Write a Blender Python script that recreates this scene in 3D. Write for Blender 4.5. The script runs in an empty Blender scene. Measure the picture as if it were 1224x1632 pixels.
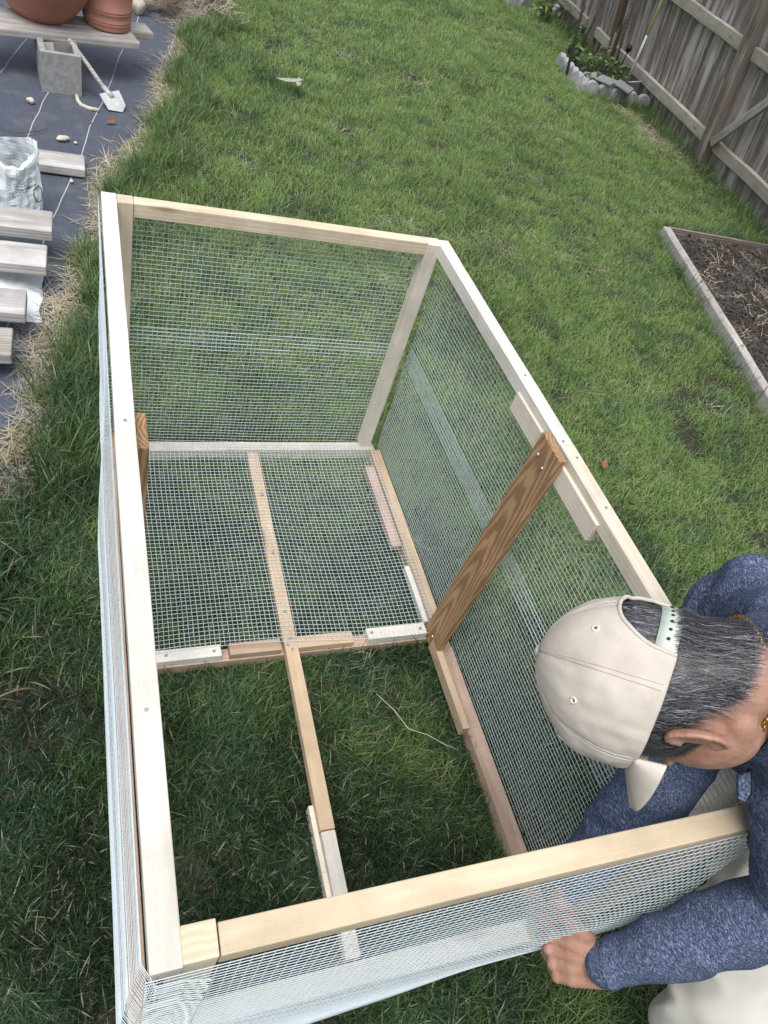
import bpy, bmesh, math, random
import numpy as np
from mathutils import Vector, Matrix, Euler, noise as mnoise

random.seed(7)
RNG = np.random.default_rng(11)
SC = bpy.context.scene
COL = SC.collection

# ------------------------------------------------------------------ camera, sky, sun, exposure
cam_data = bpy.data.cameras.new('camera')
cam = bpy.data.objects.new('camera', cam_data)
COL.objects.link(cam)
cam.location = (-0.0495, -0.155, 1.7731)
cam.rotation_euler = Euler([math.radians(a) for a in (42.449, -15.6987, -15.6309)], 'XYZ')
cam_data.sensor_fit = 'VERTICAL'
cam_data.sensor_height = 36.0
cam_data.sensor_width = 27.0
cam_data.lens = 1176.73 / 1632 * 36.0
cam_data.clip_start = 0.02
cam_data.clip_end = 500
SC.camera = cam

SUN_ELEV, SUN_AZ = math.radians(70), math.radians(-140)     # azimuth from +Y towards +X
world = bpy.data.worlds.new('World')
SC.world = world
world.use_nodes = True
wn = world.node_tree
bg = wn.nodes['Background']
sky = wn.nodes.new('ShaderNodeTexSky')
sky.sky_type = 'NISHITA'
sky.sun_disc = False
sky.sun_elevation = SUN_ELEV
sky.sun_rotation = SUN_AZ
sky.air_density = 1.0
sky.dust_density = 3.0
hs = wn.nodes.new('ShaderNodeHueSaturation')               # thin even cloud: less blue than a clear sky
hs.inputs['Saturation'].default_value = 0.52
wn.links.new(sky.outputs[0], hs.inputs['Color'])
wn.links.new(hs.outputs[0], bg.inputs['Color'])
bg.inputs['Strength'].default_value = 0.075

sun_data = bpy.data.lights.new('sun', 'SUN')
sun_data.energy = 1.5
sun_data.angle = math.radians(50)
sun_data.color = (1.0, 0.985, 0.955)
sun = bpy.data.objects.new('sun', sun_data)
COL.objects.link(sun)
sd = Vector((math.sin(SUN_AZ) * math.cos(SUN_ELEV), math.cos(SUN_AZ) * math.cos(SUN_ELEV), math.sin(SUN_ELEV)))
sun.rotation_euler = sd.to_track_quat('Z', 'Y').to_euler()

SC.view_settings.view_transform = 'Standard'
SC.view_settings.look = 'None'
SC.view_settings.gamma = 1.0
SC.view_settings.exposure = 1.10
SC.view_settings.use_curve_mapping = False
SC.cycles.max_bounces = 5
SC.cycles.diffuse_bounces = 3
SC.cycles.glossy_bounces = 2
SC.cycles.transmission_bounces = 2

# ------------------------------------------------------------------ material helpers
def new_mat(name):
    m = bpy.data.materials.new(name)
    m.use_nodes = True
    nt = m.node_tree
    b = nt.nodes['Principled BSDF']
    return m, nt, b

def N(nt, typ, **kw):
    n = nt.nodes.new(typ)
    for k, v in kw.items():
        if k in n.inputs:
            n.inputs[k].default_value = v
        else:
            setattr(n, k, v)
    return n

def ramp(nt, stops):
    r = nt.nodes.new('ShaderNodeValToRGB')
    e = r.color_ramp.elements
    while len(e) < len(stops):
        e.new(0.5)
    for el, (p, c) in zip(e, stops):
        el.position = p
        el.color = (*c, 1) if len(c) == 3 else c
    return r

def mix(nt, fac, a, b, mode='MIX'):
    n = nt.nodes.new('ShaderNodeMix')
    n.data_type = 'RGBA'
    n.blend_type = mode
    for sock, v in ((n.inputs[0], fac), (n.inputs[6], a), (n.inputs[7], b)):
        if isinstance(v, bpy.types.NodeSocket):
            nt.links.new(v, sock)
        elif isinstance(v, (int, float)):
            sock.default_value = v
        else:
            sock.default_value = (*v, 1) if len(v) == 3 else v
    return n.outputs[2]

def bump(nt, b, height, strength=0.3, dist=0.002):
    n = N(nt, 'ShaderNodeBump')
    n.inputs['Strength'].default_value = strength
    n.inputs['Distance'].default_value = dist
    nt.links.new(height, n.inputs['Height'])
    nt.links.new(n.outputs[0], b.inputs['Normal'])

def texco(nt, kind='Object', scale=(1, 1, 1), jitter=True):
    tc = N(nt, 'ShaderNodeTexCoord')
    out = tc.outputs[kind]
    if jitter:
        oi = N(nt, 'ShaderNodeObjectInfo')
        mu = N(nt, 'ShaderNodeVectorMath', operation='SCALE')
        cb = N(nt, 'ShaderNodeCombineXYZ')
        nt.links.new(oi.outputs['Random'], cb.inputs[0])
        cb.inputs[1].default_value = 0.013
        nt.links.new(oi.outputs['Random'], cb.inputs[2])
        nt.links.new(cb.outputs[0], mu.inputs[0])
        mu.inputs['Scale'].default_value = 3.7
        ad = N(nt, 'ShaderNodeVectorMath', operation='ADD')
        nt.links.new(out, ad.inputs[0])
        nt.links.new(mu.outputs[0], ad.inputs[1])
        out = ad.outputs[0]
    mp = N(nt, 'ShaderNodeMapping')
    mp.inputs['Scale'].default_value = scale
    nt.links.new(out, mp.inputs['Vector'])
    return mp.outputs[0]

def wood(name, light, dark, ring=30.0, ringamt=0.5, fibre=0.35, rough=0.75, stain=None, stain_amt=0.0, distort=3.0, knots=True, tilt=0.0):
    """Timber whose grain runs along the object's local X axis."""
    m, nt, b = new_mat(name)
    v = texco(nt, 'Object', (0.10, 1, 1), jitter=not tilt)
    mp = N(nt, 'ShaderNodeMapping')
    mp.inputs['Location'].default_value = (0, 0.006 if tilt else 0.021, -0.012 if tilt else -0.035)
    mp.inputs['Rotation'].default_value = (0, tilt, 0.02)
    nt.links.new(v, mp.inputs['Vector'])
    w = N(nt, 'ShaderNodeTexWave', wave_type='RINGS', rings_direction='X')
    w.inputs['Scale'].default_value = ring
    w.inputs['Distortion'].default_value = distort
    w.inputs['Detail'].default_value = 2.0
    w.inputs['Detail Scale'].default_value = 1.6
    nt.links.new(mp.outputs[0], w.inputs['Vector'])
    v2 = texco(nt, 'Object', (5, 320, 320))
    n1 = N(nt, 'ShaderNodeTexNoise', Scale=1.0, Detail=4.0)
    nt.links.new(v2, n1.inputs['Vector'])
    v3 = texco(nt, 'Object', (1, 1, 1))
    n2 = N(nt, 'ShaderNodeTexNoise', Scale=9.0, Detail=4.0, Roughness=0.65)
    nt.links.new(v3, n2.inputs['Vector'])
    mid = tuple((a + c) / 2 for a, c in zip(light, dark))
    r1 = ramp(nt, [(0.15, light), (0.75, tuple(l + (d - l) * ringamt for l, d in zip(light, dark)))])
    nt.links.new(w.outputs['Fac'], r1.inputs[0])
    r2 = ramp(nt, [(0.3, (0, 0, 0)), (0.75, (1, 1, 1))])
    nt.links.new(n1.outputs['Fac'], r2.inputs[0])
    fm = N(nt, 'ShaderNodeMath', operation='MULTIPLY')
    nt.links.new(r2.outputs[0], fm.inputs[0])
    fm.inputs[1].default_value = fibre
    c = mix(nt, fm.outputs[0], r1.outputs[0], dark)
    r3 = ramp(nt, [(0.35, (0.84, 0.83, 0.80)), (0.65, (1.06, 1.05, 1.04))])
    nt.links.new(n2.outputs['Fac'], r3.inputs[0])
    c = mix(nt, 1.0, c, r3.outputs[0], 'MULTIPLY')
    if knots:
        v4 = texco(nt, 'Object', (2.8, 11, 11))
        vo = N(nt, 'ShaderNodeTexVoronoi', Scale=1.0)
        nt.links.new(v4, vo.inputs['Vector'])
        rk = ramp(nt, [(0.05, (1, 1, 1)), (0.15, (0, 0, 0))])
        nt.links.new(vo.outputs['Distance'], rk.inputs[0])
        kf = N(nt, 'ShaderNodeMath', operation='MULTIPLY')
        nt.links.new(rk.outputs[0], kf.inputs[0])
        kf.inputs[1].default_value = 0.75
        c = mix(nt, kf.outputs[0], c, (dark[0] * 0.5, dark[1] * 0.36, dark[2] * 0.28))
    if stain:
        v5 = texco(nt, 'Object', (2.0, 14, 14))
        n5 = N(nt, 'ShaderNodeTexNoise', Scale=1.0, Detail=3.0)
        nt.links.new(v5, n5.inputs['Vector'])
        r5 = ramp(nt, [(0.5, (0, 0, 0)), (0.68, (1, 1, 1))])
        nt.links.new(n5.outputs['Fac'], r5.inputs[0])
        sf = N(nt, 'ShaderNodeMath', operation='MULTIPLY')
        nt.links.new(r5.outputs[0], sf.inputs[0])
        sf.inputs[1].default_value = stain_amt
        c = mix(nt, sf.outputs[0], c, stain)
    oi = N(nt, 'ShaderNodeObjectInfo')
    rr = ramp(nt, [(0, (0.86, 0.85, 0.83)), (1, (1.05, 1.05, 1.06))])
    nt.links.new(oi.outputs['Random'], rr.inputs[0])
    c = mix(nt, 1.0, c, rr.outputs[0], 'MULTIPLY')
    nt.links.new(c, b.inputs['Base Color'])
    b.inputs['Roughness'].default_value = rough
    b.inputs['Specular IOR Level'].default_value = 0.3
    bump(nt, b, n1.outputs['Fac'], 0.35, 0.0015)
    return m

def plain(name, col, rough=0.6, metal=0.0, var=0.12, scale=25.0, spec=0.4, bmp=0.0, kind='Object'):
    m, nt, b = new_mat(name)
    v = texco(nt, kind)
    n = N(nt, 'ShaderNodeTexNoise', Scale=scale, Detail=5.0, Roughness=0.6)
    nt.links.new(v, n.inputs['Vector'])
    r = ramp(nt, [(0.3, tuple(c * (1 - var) for c in col)), (0.7, tuple(min(1, c * (1 + var)) for c in col))])
    nt.links.new(n.outputs['Fac'], r.inputs[0])
    nt.links.new(r.outputs[0], b.inputs['Base Color'])
    b.inputs['Roughness'].default_value = rough
    b.inputs['Metallic'].default_value = metal
    b.inputs['Specular IOR Level'].default_value = spec
    if bmp:
        bump(nt, b, n.outputs['Fac'], bmp, 0.003)
    return m

M = {}
M['white_pine'] = wood('pale_pine_timber', (0.78, 0.725, 0.625), (0.66, 0.575, 0.45), ringamt=0.45, fibre=0.22)
M['white_paint'] = wood('whitewashed_timber', (0.76, 0.745, 0.70), (0.58, 0.53, 0.45), ringamt=0.4, fibre=0.35)
M['cream_pine'] = wood('cream_pine_timber', (0.70, 0.605, 0.46), (0.55, 0.43, 0.285), ringamt=0.5, fibre=0.22)
M['tan_pine'] = wood('tan_pine_timber', (0.64, 0.51, 0.365), (0.50, 0.365, 0.24), ringamt=0.7, fibre=0.28)
M['pink_pine'] = wood('rosy_pine_timber', (0.58, 0.45, 0.36), (0.43, 0.29, 0.21), ringamt=0.7, fibre=0.3)
M['brown_treated'] = wood('brown_treated_timber', (0.56, 0.365, 0.205), (0.27, 0.140, 0.070), ring=46.0, ringamt=0.75, fibre=0.28, rough=0.65, distort=3.6, tilt=0.62)
M['silver_wood'] = wood('weathered_silver_plank', (0.62, 0.605, 0.595), (0.28, 0.265, 0.255), ring=24, ringamt=0.55, fibre=0.55, rough=0.9, stain=(0.24, 0.19, 0.12), stain_amt=0.5)
M['fence_board'] = wood('weathered_fence_board', (0.50, 0.45, 0.43), (0.16, 0.13, 0.12), ring=20, ringamt=0.8, fibre=0.7, rough=0.92, stain=(0.66, 0.63, 0.63), stain_amt=0.75)
M['fence_rail'] = wood('weathered_fence_rail', (0.60, 0.56, 0.50), (0.34, 0.30, 0.255), ring=24, ringamt=0.7, fibre=0.6, rough=0.92, stain=(0.20, 0.21, 0.10), stain_amt=0.55)
M['fence_post'] = wood('weathered_fence_post', (0.42, 0.365, 0.33), (0.15, 0.12, 0.10), ring=20, ringamt=0.85, fibre=0.6, rough=0.92, stain=(0.34, 0.31, 0.29), stain_amt=0.6)
M['brown_stake'] = wood('brown_garden_stake', (0.17, 0.12, 0.095), (0.06, 0.04, 0.032), fibre=0.5, rough=0.85)
M['screw'] = plain('zinc_screw', (0.50, 0.56, 0.58), 0.4, 0.85, 0.1)
M['wire'] = plain('galvanised_wire', (0.64, 0.72, 0.745), 0.5, 0.3, 0.05, 40)
M['terracotta'] = plain('terracotta_clay', (0.36, 0.155, 0.105), 0.62, 0, 0.12, 14)
M['terracotta_light'] = plain('light_terracotta', (0.46, 0.215, 0.16), 0.65, 0, 0.10, 14)
M['concrete'] = plain('grey_concrete', (0.31, 0.31, 0.305), 0.95, 0, 0.22, 38, 0.2, 0.5)
M['edging'] = plain('edging_concrete', (0.34, 0.345, 0.36), 0.95, 0, 0.28, 20, 0.2, 0.5)
M['slate'] = plain('grey_slate', (0.23, 0.235, 0.24), 0.7, 0, 0.15, 18)
M['metal_pole'] = plain('grey_metal_pole', (0.17, 0.175, 0.19), 0.5, 0.4, 0.2, 22)
M['white_metal'] = plain('white_enamel_metal', (0.45, 0.46, 0.46), 0.45, 0.1, 0.18, 30)
M['yellow'] = plain('pale_yellow_handle', (0.66, 0.60, 0.33), 0.5, 0, 0.08)
M['black'] = plain('black_plastic', (0.012, 0.012, 0.013), 0.4)
M['bag'] = plain('pale_plastic_film', (0.74, 0.80, 0.82), 0.28, 0, 0.05, 12, 0.5)
M['ink'] = plain('dark_print', (0.05, 0.06, 0.07), 0.6)
M['pebble'] = plain('pale_pebble', (0.55, 0.50, 0.42), 0.8, 0, 0.2, 60)
M['dead_leaf'] = plain('orange_dead_leaf', (0.22, 0.10, 0.04), 0.8, 0, 0.25, 60)
M['pale_leaf'] = plain('bleached_dead_leaf', (0.34, 0.33, 0.29), 0.85, 0, 0.2, 60)
M['twig'] = plain('dry_twig', (0.50, 0.43, 0.31), 0.85, 0, 0.2, 60)

# ------------------------------------------------------------------ object helpers
def link(o, parent=None):
    COL.objects.link(o)
    if parent is not None:
        o.parent = parent
    return o

def rel(parent):
    """world location of a (never rotated) parent empty or chain of parents"""
    v = Vector((0, 0, 0))
    while parent is not None:
        v += parent.location
        parent = parent.parent
    return v

def thing(name, label, cat, loc=(0, 0, 0), group=None):
    o = bpy.data.objects.new(name, None)
    o.empty_display_size = 0.05
    COL.objects.link(o)
    o.location = loc
    o['label'] = label
    o['category'] = cat
    if group:
        o['group'] = group
    return o

def tag(o, label, cat=None, group=None, kind=None):
    o['label'] = label
    if cat:
        o['category'] = cat
    if group:
        o['group'] = group
    if kind:
        o['kind'] = kind
    return o

def mesh_from(name, verts, faces, smooth=False):
    me = bpy.data.meshes.new(name)
    me.from_pydata([tuple(map(float, v)) for v in verts], [], [tuple(int(i) for i in f) for f in faces])
    me.update()
    if smooth:
        me.polygons.foreach_set('use_smooth', [True] * len(me.polygons))
    return me

def obj(name, me, mat=None, parent=None, world=None, smooth=None):
    o = bpy.data.objects.new(name, me)
    if mat is not None:
        me.materials.clear()
        me.materials.append(mat)
    link(o, parent)
    if world is None:
        world = Matrix.Identity(4)
    off = rel(parent)
    o.matrix_local = Matrix.Translation(-off) @ world
    if smooth:
        me.polygons.foreach_set('use_smooth', [True] * len(me.polygons))
    return o

def bm_mesh(bm, name):
    me = bpy.data.meshes.new(name)
    bm.to_mesh(me)
    bm.free()
    return me

def axes_matrix(p, x, up):
    x = Vector(x).normalized()
    up = Vector(up)
    y = up.cross(x).normalized()
    z = x.cross(y).normalized()
    m = Matrix((x, y, z)).transposed().to_4x4()
    m.translation = Vector(p)
    return m

def beam(name, p0, p1, w, h, mat, parent=None, up=(0, 0, 1), bev=0.0016, wob=0.0012, segs=None):
    """Sawn timber from p0 to p1 (centre line); w across, h along 'up'. Grain along local X."""
    p0, p1 = Vector(p0), Vector(p1)
    L = (p1 - p0).length
    n = segs or max(1, int(L / 0.12))
    bm = bmesh.new()
    rings = []
    sd = random.random() * 50
    for i in range(n + 1):
        x = L * i / n
        dy = (mnoise.noise((x * 2.2 + sd, 0, 0))) * wob
        dz = (mnoise.noise((x * 2.2, sd, 0))) * wob
        rings.append([bm.verts.new((x, sy * w / 2 + dy, sz * h / 2 + dz)) for sy, sz in ((-1, -1), (1, -1), (1, 1), (-1, 1))])
    for a, b in zip(rings, rings[1:]):
        for k in range(4):
            bm.faces.new((a[k], a[(k + 1) % 4], b[(k + 1) % 4], b[k]))
    bm.faces.new(rings[0][::-1])
    bm.faces.new(rings[-1])
    bmesh.ops.recalc_face_normals(bm, faces=bm.faces)
    if bev:
        es = [e for e in bm.edges if len(e.link_faces) == 2 and e.calc_face_angle() > 0.8]
        bmesh.ops.bevel(bm, geom=es, offset=bev, segments=2, affect='EDGES', profile=0.5)
    return obj(name, bm_mesh(bm, name), mat, parent, axes_matrix(p0, p1 - p0, up))

def tube_arrays(path, rad, sides=6, cap=True):
    """one tube along a polyline: verts, faces"""
    path = np.asarray(path, float)
    n = len(path)
    rad = np.broadcast_to(np.asarray(rad, float), (n,))
    t = np.gradient(path, axis=0)
    t /= np.linalg.norm(t, axis=1)[:, None] + 1e-12
    ref = np.array([0, 0, 1.0]) if abs(t[0][2]) < 0.9 else np.array([1.0, 0, 0])
    a = np.cross(t, ref); a /= np.linalg.norm(a, axis=1)[:, None] + 1e-12
    b = np.cross(t, a)
    ang = np.arange(sides) * 2 * math.pi / sides
    v = path[:, None, :] + rad[:, None, None] * (np.cos(ang)[None, :, None] * a[:, None, :] + np.sin(ang)[None, :, None] * b[:, None, :])
    v = v.reshape(-1, 3)
    f = []
    for i in range(n - 1):
        for k in range(sides):
            k2 = (k + 1) % sides
            f.append((i * sides + k, i * sides + k2, (i + 1) * sides + k2, (i + 1) * sides + k))
    if cap:
        f.append(tuple(range(sides))[::-1])
        f.append(tuple((n - 1) * sides + k for k in range(sides)))
    return v, f

def tube(name, path, rad, mat, parent=None, sides=8):
    v, f = tube_arrays(path, rad, sides)
    return obj(name, mesh_from(name, v, f, True), mat, parent)

def join_parts(parts):
    V, F, o = [], [], 0
    for v, f in parts:
        V.append(np.asarray(v))
        F += [tuple(i + o for i in q) for q in f]
        o += len(v)
    return np.concatenate(V), F

def lathe(prof, n=48):
    prof = np.asarray(prof, float)
    V, F = [], []
    for r, z in prof:
        for k in range(n):
            a = 2 * math.pi * k / n
            V.append((r * math.cos(a), r * math.sin(a), z))
    for i in range(len(prof) - 1):
        for k in range(n):
            k2 = (k + 1) % n
            F.append((i * n + k, i * n + k2, (i + 1) * n + k2, (i + 1) * n + k))
    F.append(tuple(range(n))[::-1])
    return V, F

# ------------------------------------------------------------------ ground
def fabric_edge(y):
    """x of the border between weed fabric (left of it) and lawn"""
    ys = [-40, -1, 0.5, 1.2, 1.83, 2.39, 3.28, 3.69, 4.17, 5.15, 5.6, 6.0, 7, 40]
    xs = [-1.2, -0.75, -0.62, -0.42, -0.235, -0.115, 0.045, 0.185, 0.32, 0.52, 0.60, 0.95, 1.2, 1.5]
    return np.interp(y, ys, xs)

def fence_x(y, z=0.0):
    return 4.72 + 0.07 * (y - 4.98) - 0.2 * z

m, nt, b = new_mat('thatchy_soil')
v = texco(nt, 'Object', jitter=False)
n1 = N(nt, 'ShaderNodeTexNoise', Scale=3.0, Detail=6.0, Roughness=0.7)
n2 = N(nt, 'ShaderNodeTexNoise', Scale=90.0, Detail=4.0, Roughness=0.7)
nt.links.new(v, n1.inputs['Vector']); nt.links.new(v, n2.inputs['Vector'])
r1 = ramp(nt, [(0.35, (0.016, 0.016, 0.012)), (0.6, (0.060, 0.058, 0.046)), (0.75, (0.22, 0.21, 0.18))])
nt.links.new(n2.outputs['Fac'], r1.inputs[0])
r2 = ramp(nt, [(0.35, (0.6, 0.62, 0.5)), (0.7, (1.15, 1.1, 1.05))])
nt.links.new(n1.outputs['Fac'], r2.inputs[0])
nt.links.new(mix(nt, 1.0, r1.outputs[0], r2.outputs[0], 'MULTIPLY'), b.inputs['Base Color'])
b.inputs['Roughness'].default_value = 1.0
bump(nt, b, n2.outputs['Fac'], 0.8, 0.01)
M['soil'] = m
g = obj('ground', mesh_from('ground', [(-120, -120, 0), (120, -120, 0), (120, 120, 0), (-120, 120, 0)], [(0, 1, 2, 3)]), M['soil'])
tag(g, 'thatchy brown earth under the lawn', kind='structure')

# ------------------------------------------------------------------ grass blades
def blade_patch(n, radius, hmin, hmax, width, lean, curl, seed, segs=3, flat=0.0):
    r = np.random.default_rng(seed)
    V, F, Cc = [], [], []
    for i in range(n):
        rr = radius * math.sqrt(r.random()); a = r.random() * 6.283
        p = np.array([rr * math.cos(a), rr * math.sin(a), -0.004])
        h = hmin + (hmax - hmin) * r.random() ** 1.3
        w = width * (0.7 + 0.6 * r.random())
        az = r.random() * 6.283
        d = np.array([math.cos(az), math.sin(az), 0])
        side = np.array([-d[1], d[0], 0])
        tw = r.normal() * 0.5
        side = side * math.cos(tw) + np.array([0, 0, 1]) * math.sin(tw) * 0.6
        th = abs(r.normal()) * lean + flat
        cu = (0.3 + r.random()) * curl
        base = len(V)
        tint = r.random()
        dry = 0.8 if r.random() < 0.045 else 0.0
        q = p.copy()
        for s in range(segs):
            ww = w * (1 - 0.25 * (s / segs) - 0.1)
            V += [q - side * ww / 2, q + side * ww / 2]
            Cc += [(tint, dry, s / segs, 1)] * 2
            ang = min(th + cu * (s + 0.5) / segs, 1.75)
            q = q + (d * math.sin(ang) + np.array([0, 0, 1]) * math.cos(ang)) * h / segs
            q[2] = max(q[2], 0.004)
        V.append(q); Cc.append((tint, dry, 1, 1))
        for s in range(segs - 1):
            k = base + 2 * s
            F.append((k, k + 1, k + 3, k + 2))
        k = base + 2 * (segs - 1)
        F.append((k, k + 1, k + 2))
    me = mesh_from('blades', V, F, True)
    at = me.color_attributes.new('tint', 'FLOAT_COLOR', 'POINT')
    at.data.foreach_set('color', np.array(Cc, dtype=np.float32).ravel())
    return me

def grass_mat(name, dark, mid, light, dry, dryness=0.0, transl=0.35):
    m, nt, b = new_mat(name)
    at = N(nt, 'ShaderNodeAttribute', attribute_name='tint')
    sp = N(nt, 'ShaderNodeSeparateColor')
    nt.links.new(at.outputs['Color'], sp.inputs[0])
    geo = N(nt, 'ShaderNodeNewGeometry')
    n1 = N(nt, 'ShaderNodeTexNoise', Scale=1.5, Detail=4.0, Roughness=0.62)
    nt.links.new(geo.outputs['Position'], n1.inputs['Vector'])
    n2 = N(nt, 'ShaderNodeTexNoise', Scale=5.5, Detail=2.0)
    nt.links.new(geo.outputs['Position'], n2.inputs['Vector'])
    a1 = N(nt, 'ShaderNodeMath', operation='MULTIPLY_ADD')
    nt.links.new(n1.outputs['Fac'], a1.inputs[0]); a1.inputs[1].default_value = 3.0; a1.inputs[2].default_value = -1.25
    a2 = N(nt, 'ShaderNodeMath', operation='MULTIPLY_ADD')
    nt.links.new(sp.outputs[0], a2.inputs[0]); a2.inputs[1].default_value = 0.62
    nt.links.new(a1.outputs[0], a2.inputs[2])
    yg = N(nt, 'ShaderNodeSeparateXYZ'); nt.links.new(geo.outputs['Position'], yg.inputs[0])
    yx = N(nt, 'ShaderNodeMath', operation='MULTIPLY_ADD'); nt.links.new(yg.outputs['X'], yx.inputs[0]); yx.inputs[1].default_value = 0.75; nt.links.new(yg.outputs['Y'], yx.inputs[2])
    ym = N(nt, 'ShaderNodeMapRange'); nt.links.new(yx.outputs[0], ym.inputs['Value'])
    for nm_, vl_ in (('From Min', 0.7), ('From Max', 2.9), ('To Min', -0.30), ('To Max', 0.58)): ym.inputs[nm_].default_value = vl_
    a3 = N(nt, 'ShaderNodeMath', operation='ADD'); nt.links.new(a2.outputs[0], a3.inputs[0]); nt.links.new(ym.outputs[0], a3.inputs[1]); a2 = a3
    r = ramp(nt, [(0.05, dark), (0.5, mid), (0.98, light)])
    nt.links.new(a2.outputs[0], r.inputs[0])
    # bluish-green patches of another grass species
    r2 = ramp(nt, [(0.5, (0, 0, 0)), (0.62, (1, 1, 1))])
    nt.links.new(n2.outputs['Fac'], r2.inputs[0])
    f2 = N(nt, 'ShaderNodeMath', operation='MULTIPLY')
    nt.links.new(r2.outputs[0], f2.inputs[0]); f2.inputs[1].default_value = 0.4
    c = mix(nt, f2.outputs[0], r.outputs[0], (mid[0] * 0.75, mid[1] * 0.88, mid[2] * 1.7))
    df = N(nt, 'ShaderNodeMath', operation='ADD')
    nt.links.new(sp.outputs[1], df.inputs[0]); df.inputs[1].default_value = dryness
    df.use_clamp = True
    c = mix(nt, df.outputs[0], c, dry)
    nt.links.new(c, b.inputs['Base Color'])
    b.inputs['Roughness'].default_value = 0.40
    b.inputs['Specular IOR Level'].default_value = 0.5
    tr = N(nt, 'ShaderNodeBsdfTranslucent')
    nt.links.new(c, tr.inputs['Color'])
    ms = N(nt, 'ShaderNodeMixShader')
    ms.inputs[0].default_value = transl
    out = nt.nodes['Material Output']
    nt.links.new(b.outputs[0], ms.inputs[1]); nt.links.new(tr.outputs[0], ms.inputs[2])
    nt.links.new(ms.outputs[0], out.inputs['Surface'])
    return m

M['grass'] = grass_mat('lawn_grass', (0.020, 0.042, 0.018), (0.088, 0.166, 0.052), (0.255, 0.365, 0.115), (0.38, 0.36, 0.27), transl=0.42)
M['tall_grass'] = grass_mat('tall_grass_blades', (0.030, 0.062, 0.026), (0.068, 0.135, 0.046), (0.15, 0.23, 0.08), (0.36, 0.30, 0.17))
M['straw'] = grass_mat('dry_straw', (0.30, 0.24, 0.14), (0.42, 0.35, 0.23), (0.52, 0.46, 0.33), (0.22, 0.17, 0.10), transl=0.15)

def protos(prefix, metas, mat):
    c = bpy.data.collections.new(prefix + '_tufts')
    for i, me in enumerate(metas):
        me.materials.append(mat)
        o = bpy.data.objects.new('%s_tuft_%02d' % (prefix, i), me)
        c.objects.link(o)
    return c

def scatter(name, coll, nproto, pts, rot, scl, label, seed=1):
    me = bpy.data.meshes.new(name)
    me.vertices.add(len(pts))
    me.vertices.foreach_set('co', np.asarray(pts, np.float32).ravel())
    a = me.attributes.new('tuft_rot', 'FLOAT_VECTOR', 'POINT'); a.data.foreach_set('vector', np.asarray(rot, np.float32).ravel())
    a = me.attributes.new('tuft_scale', 'FLOAT_VECTOR', 'POINT'); a.data.foreach_set('vector', np.asarray(scl, np.float32).ravel())
    a = me.attributes.new('tuft_pick', 'INT', 'POINT'); a.data.foreach_set('value', np.random.default_rng(seed).integers(0, nproto, len(pts)).astype(np.int32))
    o = bpy.data.objects.new(name, me)
    COL.objects.link(o)
    ng = bpy.data.node_groups.new(name + '_scatter', 'GeometryNodeTree')
    ng.interface.new_socket('Geometry', in_out='INPUT', socket_type='NodeSocketGeometry')
    ng.interface.new_socket('Geometry', in_out='OUTPUT', socket_type='NodeSocketGeometry')
    gi = ng.nodes.new('NodeGroupInput'); go = ng.nodes.new('NodeGroupOutput')
    ip = ng.nodes.new('GeometryNodeInstanceOnPoints')
    ci = ng.nodes.new('GeometryNodeCollectionInfo')
    ci.inputs['Collection'].default_value = coll
    ci.inputs['Separate Children'].default_value = True
    ci.inputs['Reset Children'].default_value = True
    def attr(nm, typ):
        n = ng.nodes.new('GeometryNodeInputNamedAttribute')
        n.data_type = typ
        n.inputs['Name'].default_value = nm
        return n.outputs['Attribute']
    er = ng.nodes.new('FunctionNodeEulerToRotation')
    ng.links.new(attr('tuft_rot', 'FLOAT_VECTOR'), er.inputs[0])
    ng.links.new(gi.outputs[0], ip.inputs['Points'])
    ng.links.new(ci.outputs[0], ip.inputs['Instance'])
    ip.inputs['Pick Instance'].default_value = True
    ng.links.new(attr('tuft_pick', 'INT'), ip.inputs['Instance Index'])
    ng.links.new(er.outputs[0], ip.inputs['Rotation'])
    ng.links.new(attr('tuft_scale', 'FLOAT_VECTOR'), ip.inputs['Scale'])
    ng.links.new(ip.outputs[0], go.inputs[0])
    md = o.modifiers.new('scatter', 'NODES')
    md.node_group = ng
    tag(o, label, kind='stuff')
    return o

def fbm(P, s, seed=0.0):
    return np.array([mnoise.noise((p[0] * s + seed, p[1] * s - seed, seed)) for p in P])

BED = [(3.50, 3.62), (4.62, 3.62), (4.55, 1.0), (2.92, 1.0)]          # soil bed outline (anticlockwise not required)
def in_bed(x, y):
    xl = 3.50 + (y - 3.62) * 0.224
    return (y < 3.60) & (y > 1.0) & (x > xl + 0.03)
def in_ring(x, y):
    return (y > 6.16 - 0.0 * x) & (y < 7.0) & (x > 4.22)

def lawn_points(x0, x1, y0, y1, dens):
    n = int((x1 - x0) * (y1 - y0) * dens)
    P = np.stack([RNG.uniform(x0, x1, n), RNG.uniform(y0, y1, n), np.zeros(n)], 1)
    fe = fabric_edge(P[:, 1])
    wob = 0.05 * fbm(P, 4.0, 3.1) + 0.02 * fbm(P, 13.0, 9.1)
    keep = (P[:, 0] > fe + wob + 0.09) & (P[:, 0] < fence_x(P[:, 1]) - 0.02) & ~in_bed(P[:, 0], P[:, 1]) & ~in_ring(P[:, 0], P[:, 1])
    # thin worn spots
    thin = fbm(P, 1.7, 21.0) + 0.6 * fbm(P, 5.0, 4.0)
    worn = np.clip((thin - 0.56) * 3.0, 0, 0.7) * np.clip((P[:, 1] - 1.6) / 1.2, 0.0, 1)
    bare = np.exp(-(((P[:, 0] - 4.5) / 0.18) ** 2 + ((P[:, 1] - 5.4) / 0.55) ** 2))
    keep &= RNG.random(n) > np.maximum(worn, bare * 0.9)
    return P[keep]

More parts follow.
